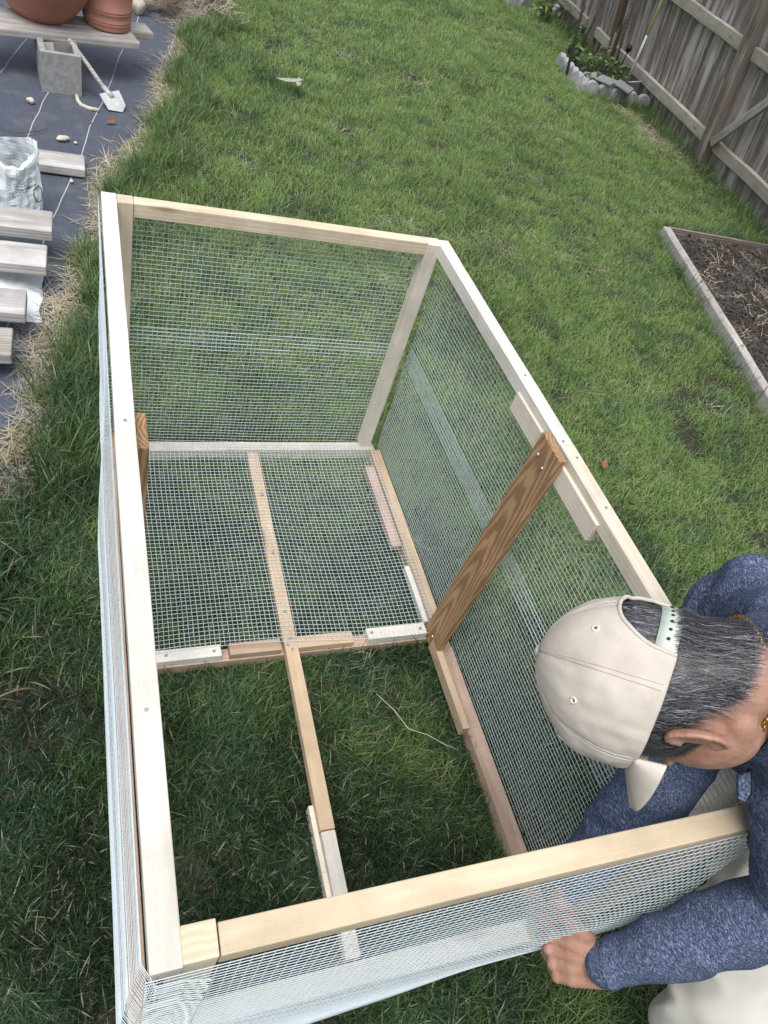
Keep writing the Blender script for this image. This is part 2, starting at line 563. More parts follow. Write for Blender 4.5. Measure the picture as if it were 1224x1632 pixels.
P = np.concatenate([
    lawn_points(-1.0, 2.4, -0.9, 2.4, 470),
    lawn_points(2.4, 4.8, -0.9, 2.4, 260),
    lawn_points(-0.5, 4.9, 2.4, 5.0, 330),
    lawn_points(0.0, 5.3, 5.0, 9.5, 240),
    lawn_points(-0.2, 5.6, 9.5, 12.0, 80)])
n = len(P)
rot = np.stack([RNG.normal(0, 0.10, n), RNG.normal(0, 0.10, n), RNG.uniform(0, 6.283, n)], 1)
dist_edge = P[:, 0] - fabric_edge(P[:, 1])
edge_grow = np.exp(-(dist_edge / 0.28) ** 2) * np.clip((P[:, 1] - 1.2) / 0.8, 0, 1)
hs_ = 0.9 + 0.35 * fbm(P, 0.9, 40.0) + RNG.normal(0, 0.10, n) + 0.8 * edge_grow
inside = (P[:, 0] > 0.0) & (P[:, 0] < 0.93) & (P[:, 1] > 0.8) & (P[:, 1] < 1.65)
hs_ = np.where(inside, np.minimum(hs_, 0.9) * 0.75, hs_)
hs_ = np.clip(hs_, 0.45, 2.4)
xy = 0.95 + 0.25 * RNG.random(n) + 0.35 * (P[:, 1] > 5)
scl = np.stack([xy, xy, hs_], 1)
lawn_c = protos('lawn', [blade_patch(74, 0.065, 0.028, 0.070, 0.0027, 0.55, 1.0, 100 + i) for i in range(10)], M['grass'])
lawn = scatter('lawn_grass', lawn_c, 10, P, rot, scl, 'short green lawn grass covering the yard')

# taller tufts along the edge of the fabric and along the fence
P2 = []
for y in np.arange(0.8, 5.8, 0.011):
    for k in range(3):
        P2.append((fabric_edge(y) + 0.09 + abs(RNG.normal(0, 0.09)) + 0.05 * math.sin(y * 9) + 0.03 * math.sin(y * 23), y + RNG.normal(0, 0.02), 0))
for y in np.arange(2.9, 8.2, 0.02):
    P2.append((fence_x(y) - 0.04 - abs(RNG.normal(0, 0.05)), y, 0))
for t in np.arange(0, 1, 0.012):       # along the timber of the soil bed
    P2.append((3.43 - 0.34 * t * 1.6 - abs(RNG.normal(0, 0.04)), 3.57 - 1.5 * t * 1.6, 0))
for t in np.arange(0, 1, 0.02):
    P2.append((3.5 + 1.0 * t, 3.67 + abs(RNG.normal(0, 0.04)), 0))
for k in range(40):                     # around the stones
    P2.append((4.10 + 0.7 * RNG.random(), 6.08 - 0.1 * RNG.random(), 0))
for k in range(90):
    P2.append((RNG.uniform(4.1, 5.3), RNG.uniform(7.6, 9.0), 0))
P2 = np.array(P2)
P2 = P2[(P2[:, 1] > 2.0) | (RNG.random(len(P2)) < 0.5)]
n = len(P2)
rot = np.stack([RNG.normal(0, 0.15, n), RNG.normal(0, 0.15, n), RNG.uniform(0, 6.283, n)], 1)
s = RNG.uniform(0.6, 1.05, n)
tall_c = protos('tall', [blade_patch(16, 0.045, 0.08, 0.17, 0.0046, 0.42, 1.1, 300 + i, 4) for i in range(8)], M['tall_grass'])
scatter('tall_grass', tall_c, 8, P2, rot, np.stack([s, s, s], 1), 'longer unmown grass along the fabric edge and fence')

# dry straw lying on the fabric border, on the bare patch and in the bed
P3 = []
for y in np.arange(1.2, 6.0, 0.008):
    P3.append((fabric_edge(y) + 0.035 + RNG.normal(0, 0.035) + 0.04 * math.sin(y * 5), y, 0.012))
for k in range(160):
    P3.append((RNG.normal(4.5, 0.12), RNG.normal(5.4, 0.4), 0.006))
for k in range(260):
    P3.append((RNG.normal(0.62, 0.16), RNG.normal(5.95, 0.16), 0.02))
for k in range(60):
    P3.append((RNG.uniform(4.4, 4.9), RNG.uniform(7.4, 8.2), 0.006))
for k in range(150):
    y = RNG.uniform(1.2, 3.5); P3.append((RNG.uniform(3.55 + (y - 3.62) * 0.224, 4.6), y, 0.045))
for k in range(2400):                   # bleached thatch where the lawn is worn thin
    x_, y_ = RNG.uniform(0.6, 4.5), RNG.uniform(1.9, 7.5)
    if mnoise.noise((x_ * 1.7 + 21, y_ * 1.7 - 21, 21)) + 0.6 * mnoise.noise((x_ * 5 + 4, y_ * 5 - 4, 4)) > 0.46 and not in_bed(x_, y_): P3.append((x_, y_, 0.006))
for k in range(60):                    # a few dead blades lying in the lawn
    y = RNG.uniform(-0.4, 6.5); P3.append((RNG.uniform(fabric_edge(y) + 0.05, 4.6), y, 0.02))
P3 = np.array(P3)
n = len(P3)
rot = np.stack([RNG.normal(0, 0.08, n), RNG.normal(0, 0.08, n), RNG.uniform(0, 6.283, n)], 1)
s = RNG.uniform(0.6, 1.2, n)
s[-60:] *= 0.55
straw_c = protos('straw', [blade_patch(13 if i < 6 else 7, 0.05, 0.05, 0.13, 0.003, 0.16, 0.35, 500 + i, 3, flat=1.22) for i in range(8)], M['straw'])
scatter('dry_straw', straw_c, 8, P3, rot, np.stack([s, s, s], 1), 'dry straw and dead grass strewn along the fabric edge')

# ------------------------------------------------------------------ weed fabric
m, nt, b = new_mat('woven_weed_fabric')
geo = N(nt, 'ShaderNodeNewGeometry')
sx = N(nt, 'ShaderNodeSeparateXYZ'); nt.links.new(geo.outputs['Position'], sx.inputs[0])
nz = N(nt, 'ShaderNodeTexNoise', Scale=1.6, Detail=3.0); nt.links.new(geo.outputs['Position'], nz.inputs['Vector'])
def math2(op, a, b_, c_=None):
    n = N(nt, 'ShaderNodeMath', operation=op)
    for i, q in enumerate((a, b_, c_)):
        if q is None: continue
        if isinstance(q, (int, float)): n.inputs[i].default_value = q
        else: nt.links.new(q, n.inputs[i])
    return n.outputs[0]
lin = math2('MULTIPLY_ADD', sx.outputs['Y'], -0.185, sx.outputs['X'])
lin = math2('ADD', lin, 0.696)
lin = math2('MULTIPLY_ADD', nz.outputs['Fac'], 0.05, lin)
md_ = math2('PINGPONG', math2('ADD', lin, 20 * 0.253 - 0.025), 0.1265)
ln = math2('LESS_THAN', md_, 0.0022)
wv = N(nt, 'ShaderNodeTexNoise', Scale=1.0, Detail=3.0)
mpw = N(nt, 'ShaderNodeMapping'); mpw.inputs['Rotation'].default_value = (0, 0, 0.18); mpw.inputs['Scale'].default_value = (420, 9, 1)
nt.links.new(geo.outputs['Position'], mpw.inputs['Vector']); nt.links.new(mpw.outputs[0], wv.inputs['Vector'])
dn = N(nt, 'ShaderNodeTexNoise', Scale=7.0, Detail=6.0, Roughness=0.7); nt.links.new(geo.outputs['Position'], dn.inputs['Vector'])
rw = ramp(nt, [(0.3, (0.050, 0.059, 0.082)), (0.7, (0.090, 0.104, 0.140))]); nt.links.new(wv.outputs['Fac'], rw.inputs[0])
rd = ramp(nt, [(0.52, (0, 0, 0)), (0.78, (0.55, 0.55, 0.55))]); nt.links.new(dn.outputs['Fac'], rd.inputs[0])
c = mix(nt, rd.outputs[0], rw.outputs[0], (0.20, 0.19, 0.18))
c = mix(nt, math2('MULTIPLY', ln, 0.75), c, (0.55, 0.56, 0.58))
nt.links.new(c, b.inputs['Base Color'])
b.inputs['Roughness'].default_value = 0.52
b.inputs['Specular IOR Level'].default_value = 0.55
bump(nt, b, wv.outputs['Fac'], 0.25, 0.002)
M['fabric'] = m
V, F = [], []
ys = np.arange(-0.6, 9.0, 0.05); us = np.linspace(0, 1, 46)
for y in ys:
    xr = fabric_edge(y) + 0.03 + 0.04 * mnoise.noise((y * 3.3, 0.3, 0)) + 0.02 * mnoise.noise((y * 11, 4, 0))
    for u in us:
        x = -3.0 + (xr + 3.0) * u ** 0.55
        z = 0.010 + 0.012 * max(0, mnoise.noise((x * 3.5, y * 2.2, 7))) + 0.02 * max(0, mnoise.noise((x * 1.1 + y * 0.9, y * 0.8, 2)) - 0.15) + 0.004 * mnoise.noise((x * 14, y * 9, 1))
        if u > 0.97: z = 0.006
        V.append((x, y, z))
nu = len(us)
for i in range(len(ys) - 1):
    for k in range(nu - 1):
        F.append((i * nu + k, i * nu + k + 1, (i + 1) * nu + k + 1, (i + 1) * nu + k))
fab = obj('ground_fabric', mesh_from('ground_fabric', V, F, True), M['fabric'])
tag(fab, 'dark blue-grey woven weed fabric laid over the ground', kind='structure')

# ------------------------------------------------------------------ soil bed beside the fence
m, nt, b = new_mat('dark_garden_soil')
v = texco(nt, 'Object', jitter=False)
n1 = N(nt, 'ShaderNodeTexNoise', Scale=70.0, Detail=6.0, Roughness=0.75); nt.links.new(v, n1.inputs['Vector'])
r1 = ramp(nt, [(0.33, (0.026, 0.021, 0.019)), (0.56, (0.085, 0.070, 0.062)), (0.72, (0.26, 0.225, 0.195))]); nt.links.new(n1.outputs['Fac'], r1.inputs[0])
nt.links.new(r1.outputs[0], b.inputs['Base Color']); b.inputs['Roughness'].default_value = 1.0
bump(nt, b, n1.outputs['Fac'], 1.0, 0.012)
M['bed_soil'] = m
V, F = [], []
A, B_ = 44, 56
for i in range(A + 1):
    for k in range(B_ + 1):
        y = 1.0 + 2.60 * k / B_
        xl = 3.50 + (y - 3.62) * 0.224 + 0.02
        x = xl + (4.60 - xl) * i / A
        z = 0.035 + 0.02 * mnoise.noise((x * 4, y * 4, 0)) + 0.014 * mnoise.noise((x * 15, y * 15, 3)) + 0.006 * mnoise.noise((x * 45, y * 45, 5))
        V.append((x, y, z))
for i in range(A):
    for k in range(B_):
        F.append((i * (B_ + 1) + k, (i + 1) * (B_ + 1) + k, (i + 1) * (B_ + 1) + k + 1, i * (B_ + 1) + k + 1))
o = obj('ground_soil_bed', mesh_from('ground_soil_bed', V, F, True), M['bed_soil'])
tag(o, 'dark crumbly soil in the timber-edged bed by the fence', kind='structure')
# crumbs and bark on the soil
chips = []
for i in range(6):
    bm = bmesh.new()
    for q in range(14):
        s = 0.004 + 0.008 * random.random()
        mt = Matrix.Translation((random.gauss(0, 0.05), random.gauss(0, 0.05), random.random() * 0.006)) @ Euler((random.random() * 3, random.random() * 3, random.random() * 3)).to_matrix().to_4x4() @ Matrix.Diagonal((s * 2.2, s, s * 0.8, 1))
        bmesh.ops.create_icosphere(bm, subdivisions=1, radius=0.7, matrix=mt)
    chips.append(bm_mesh(bm, 'crumbs'))
chip_c = protos('crumb', chips, M['bed_soil'])
n = 700
yy = RNG.uniform(1.2, 3.55, n); xx = RNG.uniform(0, 1, n); xl = 3.53 + (yy - 3.62) * 0.224
P4 = np.stack([xl + (4.58 - xl) * xx, yy, np.full(n, 0.042)], 1)
rot = np.stack([np.zeros(n), np.zeros(n), RNG.uniform(0, 6.28, n)], 1); s = RNG.uniform(0.6, 1.3, n)
scatter('soil_crumbs', chip_c, 6, P4, rot, np.stack([s, s, s], 1), 'dark bark crumbs and clods on the soil bed')

o = beam('edging_timber', (3.462, 3.60, 0.04), (2.86, 0.95, 0.04), 0.055, 0.09, M['silver_wood'], None, bev=0.006, wob=0.006)
tag(o, 'long grey weathered timber edging the soil bed on the lawn side', 'timber')
o = beam('edging_board', (3.50, 3.630, 0.040), (4.42, 3.575, 0.045), 0.012, 0.07, M['fence_post'], None, bev=0.004, wob=0.004)
tag(o, 'thin weathered board closing the far end of the soil bed', 'board')

# ------------------------------------------------------------------ fence (leans a little into the yard)
fence = thing('fence', 'weathered grey wooden privacy fence with rails, post and brace', 'fence', (4.72, 4.98, 0))
lean = Vector((-0.2, 0, 1)).normalized()
along = Vector((0.07, 1, 0)).normalized()
y = 1.2
k = 0
while y < 11.5:
    w = 0.138 + random.uniform(-0.006, 0.004)
    yc = y + w / 2
    top = 1.78 + random.uniform(-0.02, 0.02)
    x = fence_x(yc) + 0.045 + random.uniform(-0.003, 0.004)
    beam('board', (x, yc, -0.02 + random.uniform(0, 0.03)), (x - 0.2 * top, yc, top), w - 0.004, 0.017, M['fence_board'], fence, up=along.cross(lean), bev=0.0015, wob=0.004, segs=6)
    y += w + random.uniform(0.001, 0.005)
    k += 1
for zc in (0.20, 0.85, 1.5):
    for ya, yb in ((1.2, 4.90), (5.06, 7.5), (7.5, 11.5)):
        beam('rail', (fence_x(ya, zc) + 0.012, ya, zc + 0.02 * (ya < 4)), (fence_x(yb, zc) + 0.012, yb, zc), 0.038, 0.088, M['fence_rail'], fence, up=lean, bev=0.004, wob=0.006)
for yp in (4.98, 7.5, 2.4):
    px_ = fence_x(yp) - 0.005
    beam('post', (px_, yp, -0.05), (px_ - 0.2 * 1.8, yp, 1.8), 0.092, 0.092, M['fence_post'], fence, up=(-1, 0, 0), bev=0.006, wob=0.005)
beam('brace', (fence_x(4.90, 0.20) - 0.04, 4.90, 0.215), (fence_x(3.9, 1.3) - 0.04, 3.9, 1.3), 0.062, 0.036, M['silver_wood'], fence, up=(-1, 0, -0.2), bev=0.004, wob=0.004)

# ------------------------------------------------------------------ cage
H = 0.845
cage = thing('wire_cage', 'open-topped wooden frame cage clad with silver wire mesh on the lawn', 'cage', (0.46, 0.8, 0))
def cb(name, p0, p1, w, h, mat, **kw):
    return beam(name, p0, p1, w, h, M[mat], cage, **kw)
T = 0.036
zt = H - T / 2
# top rails (each side in two lengths butted at the middle)
rails = {}
rails['l1'] = cb('top_rail', (0.018, 0.000, zt), (0.0165, 0.814, zt), 0.035, T, 'white_paint')
rails['l2'] = cb('top_rail', (0.0165, 0.8155, zt - 0.001), (0.018, 1.636, zt), 0.034, T, 'white_paint')
rails['r1'] = cb('top_rail', (0.932, 0.010, zt), (0.914, 0.7995, zt), 0.036, T, 'white_pine')
rails['r2'] = cb('top_rail', (0.914, 0.801, zt - 0.001), (0.892, 1.612, zt), 0.036, T, 'white_paint')
rails['f'] = cb('top_rail', (0.0755, 0.0190, zt), (0.905, 0.0165, zt), 0.034, T, 'cream_pine')
rails['b'] = cb('top_rail', (0.0725, 1.615, zt), (0.8435, 1.601, zt), 0.034, T, 'cream_pine')
# corner posts
cb('corner_post', (0.054, 0.0215, 0.0), (0.0545, 0.0215, H + 0.002), 0.0385, 0.0385, 'cream_pine', up=(0, 1, 0))
cb('corner_post', (0.0535, 1.606, 0.05), (0.0535, 1.613, H + 0.001), 0.0365, 0.0385, 'cream_pine', up=(0, 1, 0))
cb('corner_post', (0.866, 1.610, 0.053), (0.859, 1.595, H + 0.001), 0.0385, 0.0385, 'white_pine', up=(0, 1, 0))
cb('corner_post', (0.895, 0.030, 0.0), (0.880, 0.0195, H - 0.0385), 0.074, 0.034, 'tan_pine', up=(0, 1, 0))
# middle uprights
up_r = cb('upright', (0.872, 0.800, 0.035), (0.879, 0.795, 0.846), 0.092, 0.019, 'brown_treated', up=(1, 0, 0), bev=0.003)
up_l = cb('upright', (0.050, 0.864, 0.03), (0.0465, 0.864, 0.805), 0.092, 0.022, 'brown_treated', up=(1, 0, 0), bev=0.003)
# splice plate under the right rail
cb('splice_plate', (0.9025, 0.592, 0.800), (0.8955, 1.000, 0.795), 0.019, 0.05, 'white_pine')
# bottom frame
cb('bottom_rail', (0.08, 1.585, 0.026), (0.90, 1.598, 0.028), 0.038, 0.048, 'white_paint')
cb('bottom_rail', (0.908, 0.03, 0.026), (0.905, 0.775, 0.026), 0.042, 0.052, 'pink_pine')
cb('bottom_rail', (0.905, 0.776, 0.025), (0.903, 1.578, 0.027), 0.038, 0.050, 'tan_pine')
cb('bottom_rail', (0.018, 0.0, 0.03), (0.018, 1.62, 0.03), 0.036, 0.058, 'pink_pine')
cb('bottom_rail', (0.04, 0.049, 0.026), (0.886, 0.040, 0.026), 0.045, 0.050, 'white_paint')
cb('cross_rail', (0.04, 0.822, 0.017), (0.882, 0.836, 0.017), 0.036, 0.034, 'pink_pine')
mid1 = cb('middle_rail', (0.4655, 1.563, 0.036), (0.4475, 0.335, 0.050), 0.036, 0.030, 'tan_pine')
mid2 = cb('middle_rail', (0.4475, 0.333, 0.046), (0.4475, 0.073, 0.038), 0.034, 0.032, 'white_paint')
cb('splice_strip', (0.424, 0.40, 0.030), (0.425, 0.18, 0.028), 0.012, 0.034, 'white_pine')
# packing pieces on the cross rail
pk1 = cb('packing_strip', (0.09, 0.8245, 0.0475), (0.268, 0.8285, 0.0475), 0.034, 0.026, 'white_paint')
pk2 = cb('packing_strip', (0.290, 0.8295, 0.0465), (0.428, 0.831, 0.0465), 0.036, 0.024, 'pink_pine')
cb('packing_strip', (0.468, 0.832, 0.0465), (0.634, 0.834, 0.0465), 0.036, 0.024, 'tan_pine')
pk3 = cb('packing_strip', (0.676, 0.835, 0.0490), (0.858, 0.838, 0.0490), 0.036, 0.028, 'white_paint')
cb('ledger_strip', (0.874, 0.52, 0.048), (0.872, 0.792, 0.050), 0.020, 0.040, 'tan_pine')
cb('ledger_strip', (0.868, 0.86, 0.052), (0.865, 1.06, 0.054), 0.016, 0.020, 'white_paint')
cb('ledger_strip', (0.862, 1.15, 0.040), (0.862, 1.50, 0.040), 0.034, 0.020, 'pink_pine')

# screws
def screw(p, nrm, parent, r=0.0042):
    bm = bmesh.new()
    bmesh.ops.create_cone(bm, cap_ends=True, segments=10, radius1=r, radius2=r * 0.8, depth=0.0022)
    q = Vector(nrm).to_track_quat('Z', 'Y').to_matrix().to_4x4()
    o = obj('screw', bm_mesh(bm, 'screw'), M['screw'], None)
    o.parent = parent
    wm = parent.matrix_basis.copy()
    pp = parent.parent
    base = Matrix.Translation(rel(pp)) @ wm
    o.matrix_local = base.inverted() @ (Matrix.Translation(Vector(p)) @ q)
    return o
zr = Vector((0, 0, 1))
for yy_ in (0.845, 0.93, 1.14, 1.37, 0.81): screw((0.4555 + (yy_ - 0.8) * 0.015, yy_, 0.0595), zr, mid1, 0.0055)
screw((0.446, 0.825, 0.061), zr, mid1, 0.0055)
for x_ in (0.13, 0.25): screw((x_, 0.826, 0.0620), zr, pk1, 0.005)
for x_ in (0.69, 0.84): screw((x_, 0.837, 0.0645), zr, pk3, 0.005)
for (a, z_) in ((0.815, 0.800), (0.782, 0.790), (0.80, 0.075)): screw((0.8672 if z_ > .5 else 0.8622, a, z_), (-1, 0, 0), up_r, 0.0048)
for y_ in (0.83, 1.05): screw((0.9085, y_ - 0.02, H + 0.0005), zr, rails['r2'], 0.0035)
for y_ in (0.62, 0.76): screw((0.919, y_, H + 0.001), zr, rails['r1'], 0.0035)
for y_ in (0.846, 0.30): screw((0.017, y_, H + 0.0005), zr, rails['l2' if y_ > .8 else 'l1'], 0.0035)

# wire cloth -------------------------------------------------------------
def wire_grid(name, Pfun, nu, nv, r=0.00070, segs=26, jitter=0.0010, nrm=(0, 1, 0), seed=0, label=None, ru=0.78):
    """Pfun(u, v) arrays -> xyz arrays; nu wires at constant u, nv at constant v"""
    rg = np.random.default_rng(seed)
    nrm = np.array(nrm, float)
    parts = []
    t = np.linspace(0, 1, segs + 1)
    for i in range(nu):
        u = i / (nu - 1) + rg.normal(0, 1) * 0.0007
        p = Pfun(np.full_like(t, u), t) + nrm * r * 0.9
        p = p + rg.normal(0, 1, 3) * jitter * 0.3
        parts.append(tube_arrays(p, r * ru, 5, False))
    for j in range(nv):
        v_ = j / (nv - 1) + rg.normal(0, 1) * 0.0005
        p = Pfun(t, np.full_like(t, v_)) - nrm * r * 0.9
        p = p + rg.normal(0, 1, 3) * jitter * 0.3
        parts.append(tube_arrays(p, r, 5, False))
    V, F = join_parts(parts)
    o = obj(name, mesh_from(name, V, F, True), M['wire'], cage)
    o['kind'] = 'stuff'
    if label: o['label'] = label
    return o

def wav(u, v, s=1.0, seed=0.0):
    return (np.sin(u * 7.3 + 2.1 * v + seed) * 0.5 + np.sin(v * 9.1 - 3 * u + seed * 2) * 0.35 + np.sin(u * 17 + v * 5 + seed) * 0.2) * s
CELL = 0.0127
# back wall: two sheets overlapping at mid height
yb = 1.633
def back_lo(u, v):
    x = 0.02 + 0.885 * u; z = 0.02 + 0.45 * v
    return np.stack([x, yb + wav(u, v, 0.004, 1) - 0.008 * (x), z], -1)
def back_hi(u, v):
    x = 0.02 + 0.885 * u; z = 0.405 + 0.43 * v
    return np.stack([x, yb + 0.003 + wav(u, v, 0.003, 2) - 0.008 * x, z], -1)
wire_grid('wire_mesh', back_lo, int(0.885 / CELL) + 1, int(0.45 / CELL) + 1, nrm=(0, 1, 0), seed=1, ru=0.75)
wire_grid('wire_mesh', back_hi, int(0.885 / CELL) + 1, int(0.43 / CELL) + 1, nrm=(0, 1, 0), seed=2, ru=0.75)
# right wall
def right_x(y, z): return 0.955 - 0.020 * (y / 1.63) - (0.022 - 0.012 * (1 - y / 1.63)) * (z / 0.845) * (y / 1.63) * 1.0
def right_lo(u, v):
    y = 0.02 + 1.60 * u; z = 0.02 + 0.45 * v
    return np.stack([right_x(y, z) - 0.003 + wav(u, v, 0.004, 3), y, z], -1)
def right_hi(u, v):
    y = 0.02 + 1.60 * u; z = 0.405 + 0.43 * v
    return np.stack([right_x(y, z) + wav(u, v, 0.004, 4), y, z], -1)
wire_grid('wire_mesh', right_lo, int(1.6 / CELL) + 1, int(0.45 / CELL) + 1, nrm=(1, 0, 0), seed=3, segs=34, ru=0.6)
wire_grid('wire_mesh', right_hi, int(1.6 / CELL) + 1, int(0.43 / CELL) + 1, nrm=(1, 0, 0), seed=4, segs=34, ru=0.6)
# left wall bulges outwards over its near half
def left_p(z0, dz, off, seed):
    def f(u, v):
        sl = -0.07 + 1.70 * u; z = z0 + dz * v
        y = np.where(sl < 0, -0.012 - 0.004 * np.sin(sl * 60), sl) ; wrap = np.maximum(0, -sl)
        bul = (0.013 * np.exp(-((z - 0.42) / 0.34) ** 2) + 0.010 * (1 - z / 0.845)) * np.clip((1.18 - y) / 0.25, 0, 1) * np.clip((0.85 - z) / 0.12, 0, 1)
        bul = bul * np.clip(1 - wrap / 0.05, 0, 1)
        return np.stack([-0.0035 - off - bul + wrap + wav(u, v, 0.003, seed) * np.clip((0.84 - z) / 0.1, 0, 1), y - 0.010 * np.exp(-(sl / 0.02) ** 2) * (1 - z / 0.845), z], -1)
    return f
wire_grid('wire_mesh', left_p(0.015, 0.46, 0.0, 5), int(1.70 / CELL) + 1, int(0.46 / CELL) + 1, nrm=(1, 0, 0), seed=5, segs=60, r=0.00050)
wire_grid('wire_mesh', left_p(0.40, 0.435, 0.002, 6), int(1.70 / CELL) + 1, int(0.435 / CELL) + 1, nrm=(1, 0, 0), seed=6, segs=60, r=0.00050)
# front wall: loose sheet, its lower corner pulled out by the hand
fb_u = np.array([0.0, 0.16, 0.30, 0.46, 0.56, 0.66, 0.82, 1.0])
fb_p = np.array([(-0.004, -0.004, 0.015), (0.144, -0.012, 0.02), (0.276, -0.016, 0.03), (0.425, -0.012, 0.05), (0.514, -0.014, 0.115), (0.566, -0.018, 0.20), (0.638, -0.029, 0.34), (0.691, -0.036, 0.45)])
re_v = np.array([0.0, 0.25, 0.5, 0.75, 1.0])
re_p = np.array([(0.691, -0.036, 0.45), (0.756, -0.031, 0.52), (0.816, -0.022, 0.62), (0.858, -0.012, 0.72), (0.90, -0.004, 0.84)])
def itp(t, k, p): return np.stack([np.interp(t, k, p[:, i]) for i in range(3)], -1)
def smooth_itp(t, k, p):
    w = 0.04; return sum(itp(np.clip(t + d, 0, 1), k, p) for d in np.linspace(-w, w, 9)) / 9
def front_p(u, v):
    u = np.clip(u, 0, 1)
    top = np.stack([-0.004 + 0.904 * u, np.full_like(u, -0.0045), np.full_like(u, 0.84)], -1)
    bot = smooth_itp(u, fb_u, fb_p)
    lin_ = bot * (1 - v)[:, None] + top * v[:, None]
    # Coons correction for the curved right side
    rlin = re_p[0][None] * (1 - v)[:, None] + re_p[-1][None] * v[:, None]
    cor = smooth_itp(v, re_v, re_p) - rlin
    p = lin_ + cor * (u ** 2)[:, None]
    bul = -0.022 * np.sin(math.pi * np.clip(v, 0, 1)) ** 1.0 * (0.35 + 0.65 * u)
    p[:, 1] += bul + wav(u, v, 0.003, 8) * np.clip((1 - v) * 4, 0, 1)
    return p
parts = []
rg = np.random.default_rng(7)
uu = np.linspace(0, 1, 61); tt_ = np.linspace(0, 1, 41)
flen = np.array([np.linalg.norm(np.diff(front_p(np.full(41, u_), tt_), axis=0), axis=1).sum() for u_ in uu])
for i in range(72):
    u_ = min(1.0, max(0.0, i / 71 + rg.normal(0, 0.0005)))
    parts.append(tube_arrays(front_p(np.full(41, u_), tt_) + np.array([0, 0.0006, 0]), 0.00056, 5, False))
for k in range(int(flen.max() / CELL) + 1):
    d_ = k * CELL + rg.normal(0, 0.0006)
    ok = flen > max(d_, 0.0)
    if ok.sum() < 4: continue
    um = uu[ok].max(); us_ = np.linspace(0, um, max(8, int(60 * um)))
    parts.append(tube_arrays(front_p(us_, 1 - max(d_, 0.0) / np.interp(us_, uu, flen)) - np.array([0, 0.0006, 0]), 0.00062, 5, False))
parts.append(tube_arrays(front_p(uu, np.zeros_like(uu)), 0.0008, 5, False))
V, F = join_parts(parts)
o = obj('wire_mesh', mesh_from('wire_mesh', V, F, True), M['wire'], cage)
o['kind'] = 'stuff'; o['label'] = 'loose front sheet of wire mesh, lower corner pulled out by hand'
# selvage fold of the loose sheet
# floor: far half only
def floor_p(u, v):
    x = 0.05 + 0.845 * u; y = 0.828 + 0.765 * v
    sag = -0.010 * np.sin(math.pi * np.clip(u * 2 % 1, 0, 1)) * np.sin(math.pi * v)
    return np.stack([x + 0.004 * np.sin(v * 6), y + 0.010 * np.sin(u * 5.5) * (1 - v), 0.0635 + sag + wav(u, v, 0.002, 11)], -1)
wire_grid('wire_mesh', floor_p, int(0.845 / CELL) + 1, int(0.765 / CELL) + 1, nrm=(0, 0, 1), seed=9, segs=44, ru=1.0, label='flat wire mesh floor over the far half of the cage')

# ------------------------------------------------------------------ person
def remesh(name, build, voxel, smooth_it=6, factor=0.5):
    bm = bmesh.new()
    build(bm)
    me = bm_mesh(bm, name + '_raw')
    o = bpy.data.objects.new(name + '_raw', me)
    COL.objects.link(o)
    r = o.modifiers.new('r', 'REMESH'); r.mode = 'VOXEL'; r.voxel_size = voxel; r.use_smooth_shade = True
    s_ = o.modifiers.new('s', 'SMOOTH'); s_.iterations = smooth_it; s_.factor = factor
    dg = bpy.context.evaluated_depsgraph_get()
    out = bpy.data.meshes.new_from_object(o.evaluated_get(dg))
    bpy.data.objects.remove(o); bpy.data.meshes.remove(me)
    out.name = name
    out.polygons.foreach_set('use_smooth', [True] * len(out.polygons))
    return out

def ellipsoid(bm, c, r, rotm=None, sub=3):
    mt = Matrix.Translation(Vector(c))
    if rotm is not None: mt = mt @ rotm.to_4x4()
    mt = mt @ Matrix.Diagonal((*r, 1))
    bmesh.ops.create_icosphere(bm, subdivisions=sub, radius=1.0, matrix=mt)

def limb(bm, pts, radii, n=20, squash=None):
    """tapered closed tube with round ends through points"""
    pts = [Vector(p) for p in pts]
    for (a, ra), (b_, rb) in zip(zip(pts, radii), zip(pts[1:], radii[1:])):
        d = b_ - a
        L = d.length
        q = d.to_track_quat('Z', 'Y').to_matrix().to_4x4()
        bmesh.ops.create_cone(bm, cap_ends=True, segments=n, radius1=ra, radius2=rb, depth=L, matrix=Matrix.Translation((a + b_) / 2) @ q)
    for p, r_ in zip(pts, radii):
        ellipsoid(bm, p, (r_, r_, r_))

Hc = Vector((0.608, 0.120, 1.111))
Uh = Vector((-0.723, 0.4336, -0.5379)).normalized()
Fh = Vector((0.4258, -0.3335, -0.8411)).normalized()
Lh = Uh.cross(Fh).normalized()
Fh = Lh.cross(Uh).normalized()
HM = Matrix((Lh, Fh, Uh)).transposed().to_4x4()      # local x = left ear, y = face, z = crown
HM.translation = Hc
def hp(x, y, z): return HM @ Vector((x, y, z))
HR = HM.to_3x3()

CCEN = Vector((0.7330, 0.1170, 1.0900))
neck = CCEN.copy()
shL, shR = Vector((0.852, 0.045, 1.010)), Vector((0.900, 0.262, 0.990))
elL, wrL = Vector((0.905, -0.106, 0.785)), Vector((0.707, -0.091, 0.536))
elR, wrR = Vector((0.790, 0.105, 0.765)), Vector((0.728, 0.038, 0.500))
chest, belly, hip = Vector((0.985, 0.150, 0.930)), Vector((1.140, 0.150, 0.800)), Vector((1.270, 0.140, 0.660))
hipL, hipR = hip + Vector((-0.01, -0.09, -0.03)), hip + Vector((0.0, 0.09, -0.03))
knL, anL = Vector((0.965, -0.232, 0.375)), Vector((1.200, -0.300, 0.085))
knR, anR = Vector((1.110, 0.160, 0.290)), Vector((1.420, 0.170, 0.085))

